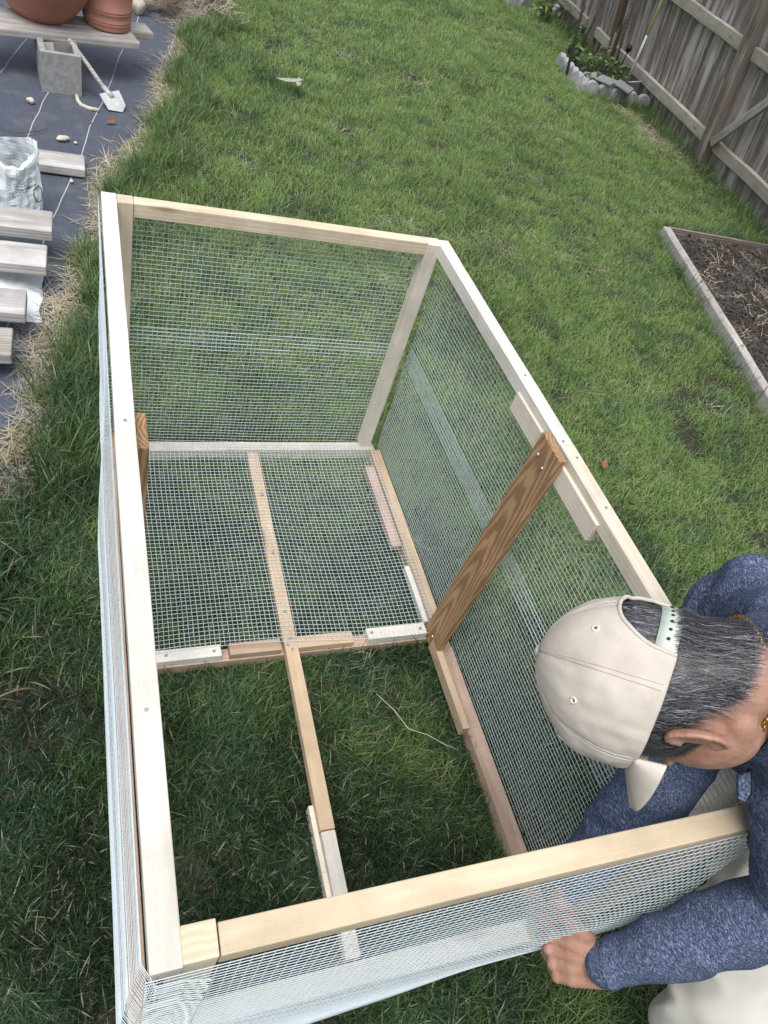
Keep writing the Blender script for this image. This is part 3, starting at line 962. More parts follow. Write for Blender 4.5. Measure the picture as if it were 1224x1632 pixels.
def hand_build(bm, wrist, X, Y, curl=(0.75, 1.05, 0.7), spread=0.05, flip=1, s=1.0):
    """wrist origin, X to the knuckles, Y towards the thumb; back of the hand is X x Y * flip"""
    X = Vector(X).normalized(); Y = (Vector(Y) - X * X.dot(Vector(Y))).normalized()
    Z = X.cross(Y).normalized() * flip
    def P(a, b_, c_): return wrist + (X * a + Y * b_ + Z * c_) * s
    # palm
    for b_ in (0.030, 0.010, -0.010, -0.028):
        limb(bm, [P(-0.01, b_ * 0.6, 0.0), P(0.045, b_ * 0.95, 0.004), P(0.085 - abs(b_ - 0.008) * 0.35, b_ * 1.06, 0.002)], [0.0165 * s, 0.0150 * s, 0.0112 * s], 12)
    ellipsoid(bm, P(0.030, 0.028, -0.012), (0.026 * s, 0.018 * s, 0.018 * s), Matrix((X, Y, Z)).transposed())
    ellipsoid(bm, P(0.030, -0.024, -0.012), (0.030 * s, 0.015 * s, 0.017 * s), Matrix((X, Y, Z)).transposed())
    lens = {0.030: (0.043, 0.026, 0.021), 0.010: (0.047, 0.030, 0.022), -0.010: (0.043, 0.028, 0.021), -0.028: (0.034, 0.021, 0.019)}
    for i, (b_, ls) in enumerate(lens.items()):
        p = P(0.084 - abs(b_ - 0.008) * 0.35, b_ * 1.08, 0.002)
        a = 0.15
        pts, rad = [p], [0.0112 * s]
        for k_, l in enumerate(ls):
            a += curl[k_] * (1.0 + 0.08 * i)
            d = X * math.cos(a) - Z * math.sin(a) + Y * spread * (b_ / 0.03) * (1 - k_ * 0.4)
            p = p + d.normalized() * l * s
            pts.append(p); rad.append((0.0098, 0.0088, 0.0076)[k_] * s)
        limb(bm, pts, rad, 12)
        ellipsoid(bm, pts[0] + Z * 0.005 * s, (0.0105 * s,) * 3)          # knuckle
        ellipsoid(bm, pts[1] + Z * 0.002 * s, (0.0098 * s,) * 3)
        limb(bm, [P(0.01, b_ * 0.5, 0.0150), P(0.080, b_ * 1.06, 0.0095)], [0.0030 * s, 0.0036 * s], 8)   # tendon
    # thumb from the side of the palm near its base
    t0 = P(0.018, 0.030, -0.008); t1 = P(0.050, 0.053, -0.016); t2 = P(0.078, 0.052, -0.030); t3 = P(0.098, 0.040, -0.040)
    limb(bm, [t0, t1, t2, t3], [0.0155 * s, 0.0125 * s, 0.0112 * s, 0.0088 * s], 12)

def body_build(bm):
    # skull, face, jaw
    ellipsoid(bm, hp(0, -0.008, 0.040), (0.074, 0.094, 0.088), HR)
    ellipsoid(bm, hp(0, 0.030, -0.005), (0.064, 0.062, 0.085), HR)
    ellipsoid(bm, hp(0, 0.045, -0.060), (0.046, 0.044, 0.036), HR)
    ellipsoid(bm, hp(0, 0.074, -0.086), (0.024, 0.020, 0.018), HR)          # chin
    for sx_ in (-1, 1):
        ellipsoid(bm, hp(0.043 * sx_, 0.024, -0.052), (0.020, 0.045, 0.024), HR)   # jaw angle
        ellipsoid(bm, hp(0.030 * sx_, 0.084, 0.022), (0.026, 0.014, 0.010), HR)    # brow
        ellipsoid(bm, hp(0.040 * sx_, 0.072, -0.020), (0.022, 0.016, 0.018), HR)   # cheek
        ellipsoid(bm, hp(0.0115 * sx_, 0.100, -0.036), (0.010, 0.010, 0.008), HR)  # nostril
        # ear: flat shell with a raised rim, standing off the head
        er = HR @ Euler((0.20, 0.0, sx_ * 0.30)).to_matrix()
        ec = hp(0.0815 if sx_ > 0 else -0.0735, -0.012, -0.008)
        ellipsoid(bm, ec, (0.0052, 0.019, 0.031), er)
        pts = []
        for q in range(15):
            a = math.radians(-60 + 290 * q / 14)
            pts.append(ec + er @ Vector((0.006 * sx_, -math.sin(a) * 0.019 * (1 if math.sin(a) > 0 else .8), math.cos(a) * 0.031 - 0.001)))
        limb(bm, pts, [0.0040] * 15, 8)
        ellipsoid(bm, ec + er @ Vector((0.002 * sx_, 0.006, -0.031)), (0.006, 0.009, 0.010), er)
    limb(bm, [hp(0, 0.092, 0.018), hp(0, 0.108, -0.018), hp(0, 0.112, -0.034)], [0.009, 0.0115, 0.012], 12)   # nose
    for sx_ in (-1, 1): ellipsoid(bm, hp(0.040 * sx_, 0.040, -0.018), (0.030, 0.052, 0.062), HR)
    ellipsoid(bm, hp(0, 0.092, -0.060), (0.024, 0.010, 0.006), HR)          # lips
    ellipsoid(bm, hp(0, 0.090, -0.072), (0.021, 0.010, 0.007), HR)
    # neck
    limb(bm, [hp(0, -0.020, 0.010), hp(0, -0.016, -0.045), CCEN, chest], [0.055, 0.053, 0.066, 0.090])
    # trunk and limbs inside the clothes
    limb(bm, [neck + Vector((0.09, 0, -0.05)), chest, belly, hip], [0.06, 0.105, 0.110, 0.120])
    limb(bm, [chest, shL, elL, wrL], [0.08, 0.056, 0.043, 0.027])
    limb(bm, [chest, shR, elR, wrR], [0.08, 0.056, 0.043, 0.027])
    limb(bm, [hip, hipL, knL, anL], [0.10, 0.085, 0.055, 0.038])
    limb(bm, [hip, hipR, knR, anR], [0.10, 0.085, 0.055, 0.038])
    hand_build(bm, wrL, (-0.50, 0.42, -0.62), (0.05, 0.80, 0.60), flip=-1, curl=(0.62, 1.25, 0.9), spread=0.16)
    hand_build(bm, wrR, (0.05, -0.35, -0.94), (-0.85, -0.45, 0.1), flip=1, curl=(0.6, 0.8, 0.5))

m, nt, b = new_mat('skin')
v = texco(nt, 'Object', jitter=False)
n1 = N(nt, 'ShaderNodeTexNoise', Scale=34.0, Detail=7.0, Roughness=0.72); nt.links.new(v, n1.inputs['Vector'])
n2 = N(nt, 'ShaderNodeTexNoise', Scale=260.0, Detail=5.0); nt.links.new(v, n2.inputs['Vector'])
r1 = ramp(nt, [(0.3, (0.30, 0.150, 0.100)), (0.7, (0.47, 0.275, 0.200))]); nt.links.new(n1.outputs['Fac'], r1.inputs[0])
nt.links.new(r1.outputs[0], b.inputs['Base Color'])
b.inputs['Roughness'].default_value = 0.5
b.inputs['Subsurface Weight'].default_value = 0.15
b.inputs['Subsurface Radius'].default_value = (0.012, 0.005, 0.003)
bump(nt, b, n2.outputs['Fac'], 0.5, 0.0012)
M['skin'] = m

person = thing('person', 'person in beige cap and blue heather pullover bending over the cage corner', 'person', (1.25, 0.05, 0))
obj('body', remesh('body', body_build, 0.0030, 4), M['skin'], person)

# shirt
m, nt, b = new_mat('blue_heather_knit')
v = texco(nt, 'Object', jitter=False)
nA = N(nt, 'ShaderNodeTexNoise', Scale=1.0, Detail=3.0, Roughness=0.6)
nB = N(nt, 'ShaderNodeTexNoise', Scale=1.0, Detail=3.0, Roughness=0.6)
nD = N(nt, 'ShaderNodeTexNoise', Scale=26.0, Detail=2.0)
nt.links.new(v, nD.inputs['Vector'])
wd = N(nt, 'ShaderNodeVectorMath', operation='MULTIPLY_ADD')
nt.links.new(nD.outputs['Color'], wd.inputs[0]); wd.inputs[1].default_value = (0.02, 0.02, 0.02); nt.links.new(v, wd.inputs[2])
for nn, rt, sc_ in ((nA, (0.15, 0.0, 0.25), (520, 80, 520)), (nB, (-0.2, 0.1, -0.3), (560, 90, 560))):
    mp = N(nt, 'ShaderNodeMapping'); mp.inputs['Rotation'].default_value = rt
    mp2 = N(nt, 'ShaderNodeMapping'); mp2.inputs['Scale'].default_value = sc_
    nt.links.new(wd.outputs[0], mp.inputs['Vector']); nt.links.new(mp.outputs[0], mp2.inputs['Vector']); nt.links.new(mp2.outputs[0], nn.inputs['Vector'])
mx = N(nt, 'ShaderNodeMath', operation='MAXIMUM'); nt.links.new(nA.outputs['Fac'], mx.inputs[0]); nt.links.new(nB.outputs['Fac'], mx.inputs[1])
r1 = ramp(nt, [(0.42, (0.026, 0.035, 0.068)), (0.56, (0.078, 0.100, 0.170)), (0.73, (0.30, 0.35, 0.46))]); nt.links.new(mx.outputs[0], r1.inputs[0])
nt.links.new(r1.outputs[0], b.inputs['Base Color'])
b.inputs['Roughness'].default_value = 0.95
b.inputs['Specular IOR Level'].default_value = 0.1
bump(nt, b, mx.outputs[0], 0.10, 0.001)
M['shirt'] = m

def lerp(a, b_, t): return a + (b_ - a) * t
cuL, cuR = lerp(wrL, elL, 0.045), lerp(wrR, elR, 0.06)
EXA, EXB, EXC = Vector((0.7900, 0.0510, 1.0510)), Vector((0.8080, 0.1750, 1.1220)), Vector((0.8250, 0.1020, 1.0980))
def shirt_build(bm):
    ellipsoid(bm, EXA, (0.055, 0.055, 0.055)); ellipsoid(bm, EXB, (0.05, 0.05, 0.05)); ellipsoid(bm, EXC, (0.07, 0.07, 0.07))
    limb(bm, [Vector((0.8180, 0.0890, 1.1190)), chest], [0.076, 0.13])
    limb(bm, [neck + Vector((0.055, 0.0, -0.03)), chest, belly, lerp(belly, hip, 0.6)], [0.085, 0.140, 0.140, 0.150])
    limb(bm, [EXA, shL], [0.06, 0.080])
    limb(bm, [EXB, shR], [0.056, 0.082])
    limb(bm, [Vector((0.8740, 0.2490, 1.0500)), Vector((0.9200, 0.2240, 1.0530)), chest], [0.074, 0.085, 0.13])
    limb(bm, [chest + Vector((-0.06, -0.02, 0.0)), shL + Vector((0.0, 0.02, 0))], [0.11, 0.075])
    limb(bm, [chest + Vector((-0.04, 0.04, 0.01)), shR], [0.12, 0.080])
    limb(bm, [shL, lerp(shL, elL, 0.5), elL, lerp(elL, wrL, 0.35), lerp(elL, wrL, 0.75), cuL], [0.080, 0.072, 0.064, 0.059, 0.049, 0.0415])
    limb(bm, [shR, lerp(shR, elR, 0.5), elR, lerp(elR, wrR, 0.35), lerp(elR, wrR, 0.75), cuR], [0.082, 0.073, 0.066, 0.060, 0.048, 0.040])
shirt_me = remesh('pullover', shirt_build, 0.0065, 10)
co = np.empty(len(shirt_me.vertices) * 3); shirt_me.vertices.foreach_get('co', co); co = co.reshape(-1, 3)
no = np.empty(len(shirt_me.vertices) * 3); shirt_me.vertices.foreach_get('normal', no); no = no.reshape(-1, 3)
def seg_param(P_, a, b_):
    a = np.array(a); d = np.array(b_) - a; L2 = d @ d
    t = np.clip((P_ - a) @ d / L2, 0, 1)
    return t, np.linalg.norm(P_ - (a + t[:, None] * d), axis=1)
disp = np.zeros(len(co))
for (a, b_, base, amp, ph) in ((elL, wrL, 0.0, 0.0045, 0.0), (shL, elL, 0.0, 0.006, 1.3), (elR, wrR, 0.0, 0.005, 2.1), (shR, elR, 0.0, 0.006, 0.4)):
    t, d = seg_param(co, a, b_)
    w = np.exp(-(d / 0.10) ** 4)
    nz_ = np.array([mnoise.noise((p[0] * 9 + ph, p[1] * 9, p[2] * 9)) for p in co])
    disp += w * amp * 1.5 * (0.6 - 1.6 * np.abs(np.sin((t * 22 + nz_ * 6 + ph) / 2)) ** 0.7) * (0.25 + 1.1 * np.abs(nz_))
nz2 = np.array([mnoise.noise((p[0] * 13, p[1] * 13 + 5, p[2] * 13)) for p in co])
nz3 = np.array([mnoise.noise((p[0] * 5, p[1] * 16, p[2] * 6 + 9)) for p in co])
dn_ = np.linalg.norm(co - np.array(neck), axis=1); ds_ = np.linalg.norm(co - np.array(shR), axis=1)
disp += 0.010 * np.exp(-(ds_ / 0.15) ** 2) * np.sin(dn_ * 115 + nz2 * 2.5) * np.clip((dn_ - 0.05) / 0.05, 0, 1)
ds_ = np.linalg.norm(co - np.array(shL), axis=1)
disp += 0.008 * np.exp(-(ds_ / 0.13) ** 2) * np.sin(dn_ * 100 + nz2 * 2.5)
disp += 0.004 * nz2 + 0.008 * nz3 * (co[:, 0] > 0.80)
for (wr, el) in ((wrL, elL), (wrR, elR)):     # gather at the cuffs
    t, d = seg_param(co, wr, el)
    disp += np.where((t < 0.13) & (d < 0.08), -0.0035 * (1 - np.abs(t - 0.06) / 0.07).clip(0, 1), 0)
co += no * disp[:, None]
shirt_me.vertices.foreach_set('co', co.ravel()); shirt_me.update()
shirt = obj('pullover', shirt_me, M['shirt'], person)
# collar: standing rib round the neck
m_collar = plain('navy_collar_rib', (0.055, 0.08, 0.155), 0.95, 0, 0.25, 160, 0.1)
def ring_path(c, axis, rx, ry, n=40, ref=(0, 0, 1)):
    ax = Vector(axis).normalized(); a = Vector(ref).cross(ax).normalized(); b_ = ax.cross(a)
    return [Vector(c) + a * rx * math.cos(2 * math.pi * i / n) + b_ * ry * math.sin(2 * math.pi * i / n) for i in range(n + 1)]
nax = (neck + Vector((0.01, 0, -0.01))) - hp(0, -0.022, -0.060)
eU = -Uh
vN = Vector((-0.6759, -0.2827, 0.6806))
nax = (eU * 0.95 - vN * 0.33).normalized()
cc = Vector((0.7050, 0.1100, 1.1040))
V, F = [], []
prof = [(0.078, -0.004), (0.083, -0.006), (0.089, 0.008), (0.100, 0.034), (0.092, 0.036), (0.081, 0.010)]
nn_ = 48
ax = nax.normalized(); a_ = Vector((0, 1, 0)).cross(ax).normalized(); b2 = ax.cross(a_)
for (r_, h_) in prof:
    for k in range(nn_):
        t_ = 2 * math.pi * k / nn_
        p = cc + ax * (h_ + 0.004 * math.sin(3 * t_)) + (a_ * math.cos(t_) + b2 * math.sin(t_)) * (r_ + 0.003 * math.sin(5 * t_))
        V.append(p)
for i in range(len(prof)):
    for k in range(nn_):
        i2 = (i + 1) % len(prof); k2 = (k + 1) % nn_
        F.append((i * nn_ + k, i * nn_ + k2, i2 * nn_ + k2, i2 * nn_ + k))
me = mesh_from('collar', V, F, True)
obj('collar', me, M['shirt'], person)
# open zip flap hanging under the chin
fl = Vector((0.735, 0.040, 0.985))
bm = bmesh.new()
outl = [(0, 0.0), (0.018, -0.001), (0.020, -0.030), (0.012, -0.038), (0.003, -0.030)]
ex = Vector((0.74, 0.05, 0.35)).normalized(); ey = Vector((0.1, 0.75, 0.65)).normalized(); ez = ex.cross(ey).normalized()
top_ = [bm.verts.new(fl + ex * x + ey * y_ + ez * 0.003) for x, y_ in outl]; bot_ = [bm.verts.new(fl + ex * x + ey * y_ - ez * 0.003) for x, y_ in outl]
bm.faces.new(top_); bm.faces.new(bot_[::-1])
for i in range(len(outl)):
    j = (i + 1) % len(outl); bm.faces.new((top_[i], bot_[i], bot_[j], top_[j]))
bmesh.ops.recalc_face_normals(bm, faces=bm.faces)
flap = obj('zip_flap', bm_mesh(bm, 'zip_flap'), M['shirt'], person)
tube('zip', [tuple(fl + ex * 0.017 + ey * 0.002), tuple(fl + ex * 0.021 - ey * 0.034)], 0.0028, plain('black_zip', (0.01, 0.01, 0.012), 0.5), person)
# trousers
def pants_build(bm):
    limb(bm, [lerp(belly, hip, 0.55), hip, hip + Vector((0.05, 0, -0.06))], [0.140, 0.155, 0.135])
    for hp_, kn, an in ((hipL, knL, anL), (hipR, knR, anR)):
        limb(bm, [hp_, lerp(hp_, kn, 0.5), kn, lerp(kn, an, 0.5), lerp(kn, an, 0.97)], [0.118, 0.104, 0.086, 0.080, 0.066])
pme = remesh('trousers', pants_build, 0.009, 10)
co = np.empty(len(pme.vertices) * 3); pme.vertices.foreach_get('co', co); co = co.reshape(-1, 3)
no = np.empty(len(pme.vertices) * 3); pme.vertices.foreach_get('normal', no); no = no.reshape(-1, 3)
nzp = np.array([mnoise.noise((p[0] * 8, p[1] * 13, p[2] * 8)) + 0.5 * mnoise.noise((p[0] * 22, p[1] * 22, p[2] * 20)) for p in co])
fold = np.array([1 - 2 * abs(mnoise.noise((p[0] * 5 + 0.6 * p[2] * 9, p[1] * 15 + p[2] * 6, p[2] * 7))) for p in co])
co += no * (0.008 * nzp + 0.020 * fold)[:, None]
pme.vertices.foreach_set('co', co.ravel()); pme.update()
M['trousers'] = plain('pale_khaki_cotton', (0.50, 0.49, 0.44), 0.9, 0, 0.06, 12, 0.15)
obj('trousers', pme, M['trousers'], person)
# shoes
def shoe_build(an, d):
    def f(bm):
        d_ = Vector(d).normalized()
        limb(bm, [an + Vector((0, 0, -0.005)), an + Vector((0, 0, -0.04))], [0.048, 0.045])
        limb(bm, [an - d_ * 0.05 + Vector((0, 0, -0.045)), an + d_ * 0.07 + Vector((0, 0, -0.047)), an + d_ * 0.17 + Vector((0, 0, -0.052))], [0.038, 0.042, 0.032])
    return f
for an, d in ((anL, (-0.8, -0.3, 0)), (anR, (-0.9, 0.1, 0))):
    obj('shoe', remesh('shoe', shoe_build(an, d), 0.007, 5), plain('grey_shoe', (0.12, 0.12, 0.13), 0.7), person)

# cap frame
Uc = Vector((-0.7314, 0.6143, -0.2961)).normalized()
Fc = Vector((0.0219, -0.4129, -0.9105)); Fc = (Fc - Uc * Fc.dot(Uc)).normalized()
Lc = Uc.cross(Fc).normalized()
CM = Matrix((Lc, Fc, Uc)).transposed().to_4x4(); CM.translation = Vector((0.5755, 0.1260, 1.0990))
def cp(p): return CM @ Vector(p)
CA, CB, CH = 0.0865, 0.1010, 0.142
def cap_pt(th, t, off=0.0):
    """th = 0 front, t = 0 rim .. 1 top"""
    prof_r = (1 - t ** 2.35) ** 0.62
    z = CH * (1 - (1 - t) ** 1.12)
    ridge = abs(((th / (math.pi / 3)) + 0.5) % 1 - 0.5) * 2         # 0 at seam
    groove = -0.0016 * math.exp(-(ridge / 0.05) ** 2) * min(1, t * 3) + 0.0018 * (1 - math.exp(-(ridge / 0.35) ** 2)) * t
    x, y_ = math.sin(th), math.cos(th)
    crk = -0.0030 * abs(mnoise.noise((math.sin(th) * 3.3 + 8, math.cos(th) * 3.3, t * 2.2 + th * 0.8))) + 0.0016 * math.sin(th * 46) * math.exp(-(ridge / 0.10) ** 2) * t + 0.0025 * mnoise.noise((math.sin(th) * 2.6 + 3, math.cos(th) * 2.6, t * 4.5)) + 0.0012 * mnoise.noise((math.sin(th) * 7, math.cos(th) * 7 + 4, t * 11))
    rr_ = prof_r * (1 + (groove + crk + off) / 0.09)
    # front panels stand taller and squarer than the back
    k_ = 1 + 0.10 * max(0, y_) * math.sin(math.pi * min(1, t * 1.1)) + 0.03 * math.sin(math.pi * t)
    return Vector((CA * x * rr_ * k_, CB * y_ * rr_ * k_, z + off * t + 0.006 * math.cos(th) * (1 - t)))
def under_cap(w, gap=0.0035):
    q = CM.inverted() @ w
    if q.z < -0.004 or q.z > CH * 0.98: return w
    t = 1 - (1 - max(0.0, q.z - 0.004) / CH) ** (1 / 1.12)
    lim = cap_pt(math.atan2(q.x / CA, q.y / CB), t)
    rl = math.hypot(lim.x, lim.y) - gap; rq = math.hypot(q.x, q.y)
    if rq > rl: q.x *= rl / rq; q.y *= rl / rq
    return CM @ q
# hair: dark base shell plus single strands
def hair_surface(th, z):
    """scalp point at azimuth th (0 = back, + to the left ear), local height z"""
    c = (0.0, -0.008, 0.040); rr = (0.0765, 0.0965, 0.0905)
    zz = (z - c[2]) / rr[2]
    if z >= -0.02:
        k_ = math.sqrt(max(0.02, 1 - zz * zz)); sh = 0.0
    else:                                     # below the skull the hairline narrows into the nape
        z0 = (-0.02 - c[2]) / rr[2]; k0 = math.sqrt(1 - z0 * z0)
        k_ = k0 * (1 - 1.2 * (-0.02 - z)); sh = 0.0
    return Vector((c[0] + rr[0] * k_ * math.sin(th), c[1] - rr[1] * k_ * math.cos(th) + sh, z))
def hairline(th):
    a = abs(th)
    return float(np.interp(a, [0, 0.5, 1.0, 1.25, 1.45, 1.66, 1.74, 1.86, 2.1], [-0.068, -0.066, -0.052, -0.022, 0.022, 0.026, -0.012, -0.030, -0.012]))
rgh = random.Random(5)
V, F, CC = [], [], []
# shell
nth, nz_n = 48, 22
for i in range(nth + 1):
    th = -2.15 + 4.3 * i / nth
    zl = hairline(th) + 0.012
    for k in range(nz_n + 1):
        z = zl + (0.118 - zl) * k / nz_n
        p = hair_surface(th, z); p = p + (p - Vector((0, -0.008, z))).normalized() * 0.0015
        V.append(under_cap(hp(*p), 0.006)); CC.append((0.018, 0.019, 0.022, 1))
for i in range(nth):
    for k in range(nz_n):
        F.append((i * (nz_n + 1) + k, (i + 1) * (nz_n + 1) + k, (i + 1) * (nz_n + 1) + k + 1, i * (nz_n + 1) + k + 1))
for q in range(24000):
    th = rgh.uniform(-2.15, 2.15)
    zl = hairline(th)
    z = rgh.uniform(zl + 0.004, 0.112)
    L = rgh.uniform(0.030, 0.062) * (0.55 if z < zl + 0.02 else 1)
    lift = rgh.uniform(0.002, 0.011)
    sway = rgh.gauss(0.10, 0.30) + 0.25 * mnoise.noise((th * 3, z * 30, 1))
    g_ = rgh.random()
    if g_ < 0.50: c0 = rgh.uniform(0.012, 0.035)
    elif g_ < 0.84: c0 = rgh.uniform(0.05, 0.15)
    else: c0 = rgh.uniform(0.18, 0.38)
    grey = mnoise.noise((th * 2.3, z * 20, 6)) * 0.5 + 1
    c0 *= max(0.4, grey)
    colr = (c0 * 0.98, c0 * 1.0, c0 * 1.08, 1)
    base = len(V); S_ = 4
    eend = rgh.gauss(-0.004, 0.009)
    prev = None
    wd_ = rgh.uniform(0.00025, 0.0005)
    for s_i in range(S_ + 1):
        f_ = s_i / S_
        zz = z - L * f_
        tt = th + sway * L * f_ * 9
        p = hair_surface(tt, max(zz, zl + eend))
        out = Vector((p.x, p.y + 0.008, 0.0)).normalized()
        p = p + out * (0.001 + lift * math.sin(min(1, f_ * 1.2) * math.pi * 0.6))
        tang = Vector((math.cos(tt), math.sin(tt), 0))
        w_ = wd_ * (1 - 0.75 * f_)
        V += [under_cap(hp(*(p - tang * w_))), under_cap(hp(*(p + tang * w_)))]; CC += [colr, colr]
        if s_i:
            k0 = base + 2 * (s_i - 1); F.append((k0, k0 + 1, k0 + 3, k0 + 2))
hme = mesh_from('hair', V, F, True)
at = hme.color_attributes.new('strand', 'FLOAT_COLOR', 'POINT'); at.data.foreach_set('color', np.array(CC, np.float32).ravel())
m, nt, b = new_mat('greying_hair')
a1 = N(nt, 'ShaderNodeAttribute', attribute_name='strand')
nt.links.new(a1.outputs['Color'], b.inputs['Base Color']); b.inputs['Roughness'].default_value = 0.38; b.inputs['Specular IOR Level'].default_value = 0.5
hair = obj('hair', hme, m, person)

# necklace: gold chain links around the neck
m_gold = plain('gold_chain', (0.72, 0.42, 0.12), 0.28, 1.0, 0.05)
parts = []
nctr = Vector((0.6890, 0.1150, 1.1150))
npath = ring_path(nctr, nax, 0.0765, 0.0765, 88, ref=(0, 1, 0))
for i in range(88):
    p = npath[i]; t_ = (npath[i + 1] - npath[i]).normalized()
    o_ = (p - nctr).normalized()
    s2 = t_.cross(o_).normalized()
    if i % 2: s2, o_ = o_, s2
    rp = [p + t_ * 0.0042 * math.cos(q) + s2 * 0.0022 * math.sin(q) for q in np.linspace(0, 2 * math.pi, 9)]
    parts.append(tube_arrays([tuple(x) for x in rp], 0.00085, 5, False))
V, F = join_parts(parts)
obj('necklace', mesh_from('necklace', V, F, True), m_gold, person)

# cap
O0, OH = 0.66, 0.44                            # half width and height of the opening at the back
nth, ntt = 120, 30
V, F = [], []
for i in range(nth):
    th = -math.pi + 2 * math.pi * i / nth
    db = math.pi - abs(th)
    t0 = OH * math.sqrt(max(0, 1 - (db / O0) ** 2.4)) if db < O0 else 0.0
    for k in range(ntt + 1):
        t = t0 + (0.999 - t0) * k / ntt
        V.append(cp(cap_pt(th, t)))
for i in range(nth):
    i2 = (i + 1) % nth
    for k in range(ntt):
        F.append((i * (ntt + 1) + k, i2 * (ntt + 1) + k, i2 * (ntt + 1) + k + 1, i * (ntt + 1) + k + 1))
m, nt, b = new_mat('beige_cotton_twill')
v = texco(nt, 'Object', jitter=False)
n1 = N(nt, 'ShaderNodeTexNoise', Scale=18.0, Detail=5.0, Roughness=0.6); nt.links.new(v, n1.inputs['Vector'])
n2 = N(nt, 'ShaderNodeTexNoise', Scale=650.0, Detail=3.0); nt.links.new(v, n2.inputs['Vector'])
r1 = ramp(nt, [(0.3, (0.51, 0.46, 0.395)), (0.7, (0.62, 0.57, 0.50))]); nt.links.new(n1.outputs['Fac'], r1.inputs[0])
nt.links.new(r1.outputs[0], b.inputs['Base Color']); b.inputs['Roughness'].default_value = 0.95; b.inputs['Specular IOR Level'].default_value = 0.1
bump(nt, b, n2.outputs['Fac'], 0.45, 0.001)
M['cap'] = m
cme = mesh_from('cap', V, F, True)
cap = obj('cap', cme, M['cap'], person)
sm = cap.modifiers.new('thick', 'SOLIDIFY'); sm.thickness = 0.0022; sm.offset = 1.0
# seams (stitched tape ridges), opening binding, rim band
parts = []
for k6 in range(6):
    th0 = k6 * math.pi / 3
    for dth in (-0.035, 0.035):
        pts = []
        for q in range(22):
            t = 0.03 + 0.93 * q / 21
            db = math.pi - abs(((th0 + math.pi) % (2 * math.pi)) - math.pi)
            if db < O0 and t < OH * math.sqrt(max(0, 1 - (db / O0) ** 2.4)) + 0.01: continue
            pts.append(tuple(cp(cap_pt(th0 + dth * (1 - 0.5 * t), t, 0.0026))))
        parts.append(tube_arrays(pts, 0.00055, 5))
V, F = join_parts(parts)
obj('seam_stitching', mesh_from('seam_stitching', V, F, True), M['cap'], cap)
pts = []
for q in range(41):
    db = -O0 + 2 * O0 * q / 40
    th = math.pi + db
    t0 = OH * math.sqrt(max(0, 1 - (abs(db) / O0) ** 2.4))
    pts.append(tuple(cp(cap_pt(th, t0 + 0.004, 0.0014))))
v_, f_ = tube_arrays(pts, 0.0026, 8)
obj('opening_binding', mesh_from('opening_binding', v_, f_, True), M['cap'], cap)
# strap across the opening
m_strap = plain('pale_mint_strap', (0.56, 0.62, 0.54), 0.55, 0, 0.04)
V, F = [], []
ns = 26
for q in range(ns + 1):
    th = math.pi - O0 * 1.02 + 2 * O0 * 1.02 * q / ns
    for (t, of) in ((0.010, 0.0005), (0.155, 0.0005), (0.155, -0.0022), (0.010, -0.0022)):
        V.append(cp(cap_pt(th, t, of - 0.001)))
for q in range(ns):
    for k in range(4):
        F.append((q * 4 + k, q * 4 + (k + 1) % 4, (q + 1) * 4 + (k + 1) % 4, (q + 1) * 4 + k))
strap = obj('snap_strap', mesh_from('snap_strap', V, F, True), m_strap, cap)
for q in range(7):
    th = math.pi - 0.46 + 0.92 * q / 6
    p = cap_pt(th, 0.08, 0.0000); p2_ = cap_pt(th, 0.08, 0.01)
    nrm_ = (CM.to_3x3() @ (p2_ - p)).normalized()
    bm = bmesh.new(); bmesh.ops.create_cone(bm, cap_ends=True, segments=10, radius1=0.0021, radius2=0.0021, depth=0.0012, matrix=Matrix.Translation(cp(p)) @ nrm_.to_track_quat('Z', 'Y').to_matrix().to_4x4())
    obj('snap_hole', bm_mesh(bm, 'snap_hole'), plain('snap_hole_dark', (0.03, 0.035, 0.04), 0.6) if q == 0 else bpy.data.materials['snap_hole_dark'], cap)
# button and eyelets
bm = bmesh.new(); ellipsoid(bm, cp((0, 0, CH + 0.001)), (0.0085, 0.0085, 0.0045), CM.to_3x3(), 2)
obj('button', bm_mesh(bm, 'button'), M['cap'], cap, smooth=True)
m_eye = plain('eyelet_thread', (0.66, 0.62, 0.55), 0.9)
m_hole = plain('eyelet_hole_dark', (0.06, 0.055, 0.05), 0.9)
for k6 in range(6):
    th = math.pi / 6 + k6 * math.pi / 3
    p = cap_pt(th, 0.56, 0.0024); pz_ = cap_pt(th + 0.05, 0.56, 0.0024); pt_ = cap_pt(th, 0.61, 0.0024)
    a = (pz_ - p).normalized(); c_ = (pt_ - p).normalized()
    rp = [tuple(cp(p + a * 0.0034 * math.cos(q) + c_ * 0.0034 * math.sin(q))) for q in np.linspace(0, 2 * math.pi, 15)]
    v_, f_ = tube_arrays(rp, 0.0013, 6, False)
    eye = obj('eyelet', mesh_from('eyelet', v_, f_, True), m_eye, cap)
    nrm_ = CM.to_3x3() @ a.cross(c_)
    bm = bmesh.new(); bmesh.ops.create_circle(bm, cap_ends=True, segments=12, radius=0.0028, matrix=Matrix.Translation(cp(p) + nrm_.normalized() * 0.0002) @ nrm_.to_track_quat('Z', 'Y').to_matrix().to_4x4())
    obj('eyelet_hole', bm_mesh(bm, 'eyelet_hole'), m_hole, cap)
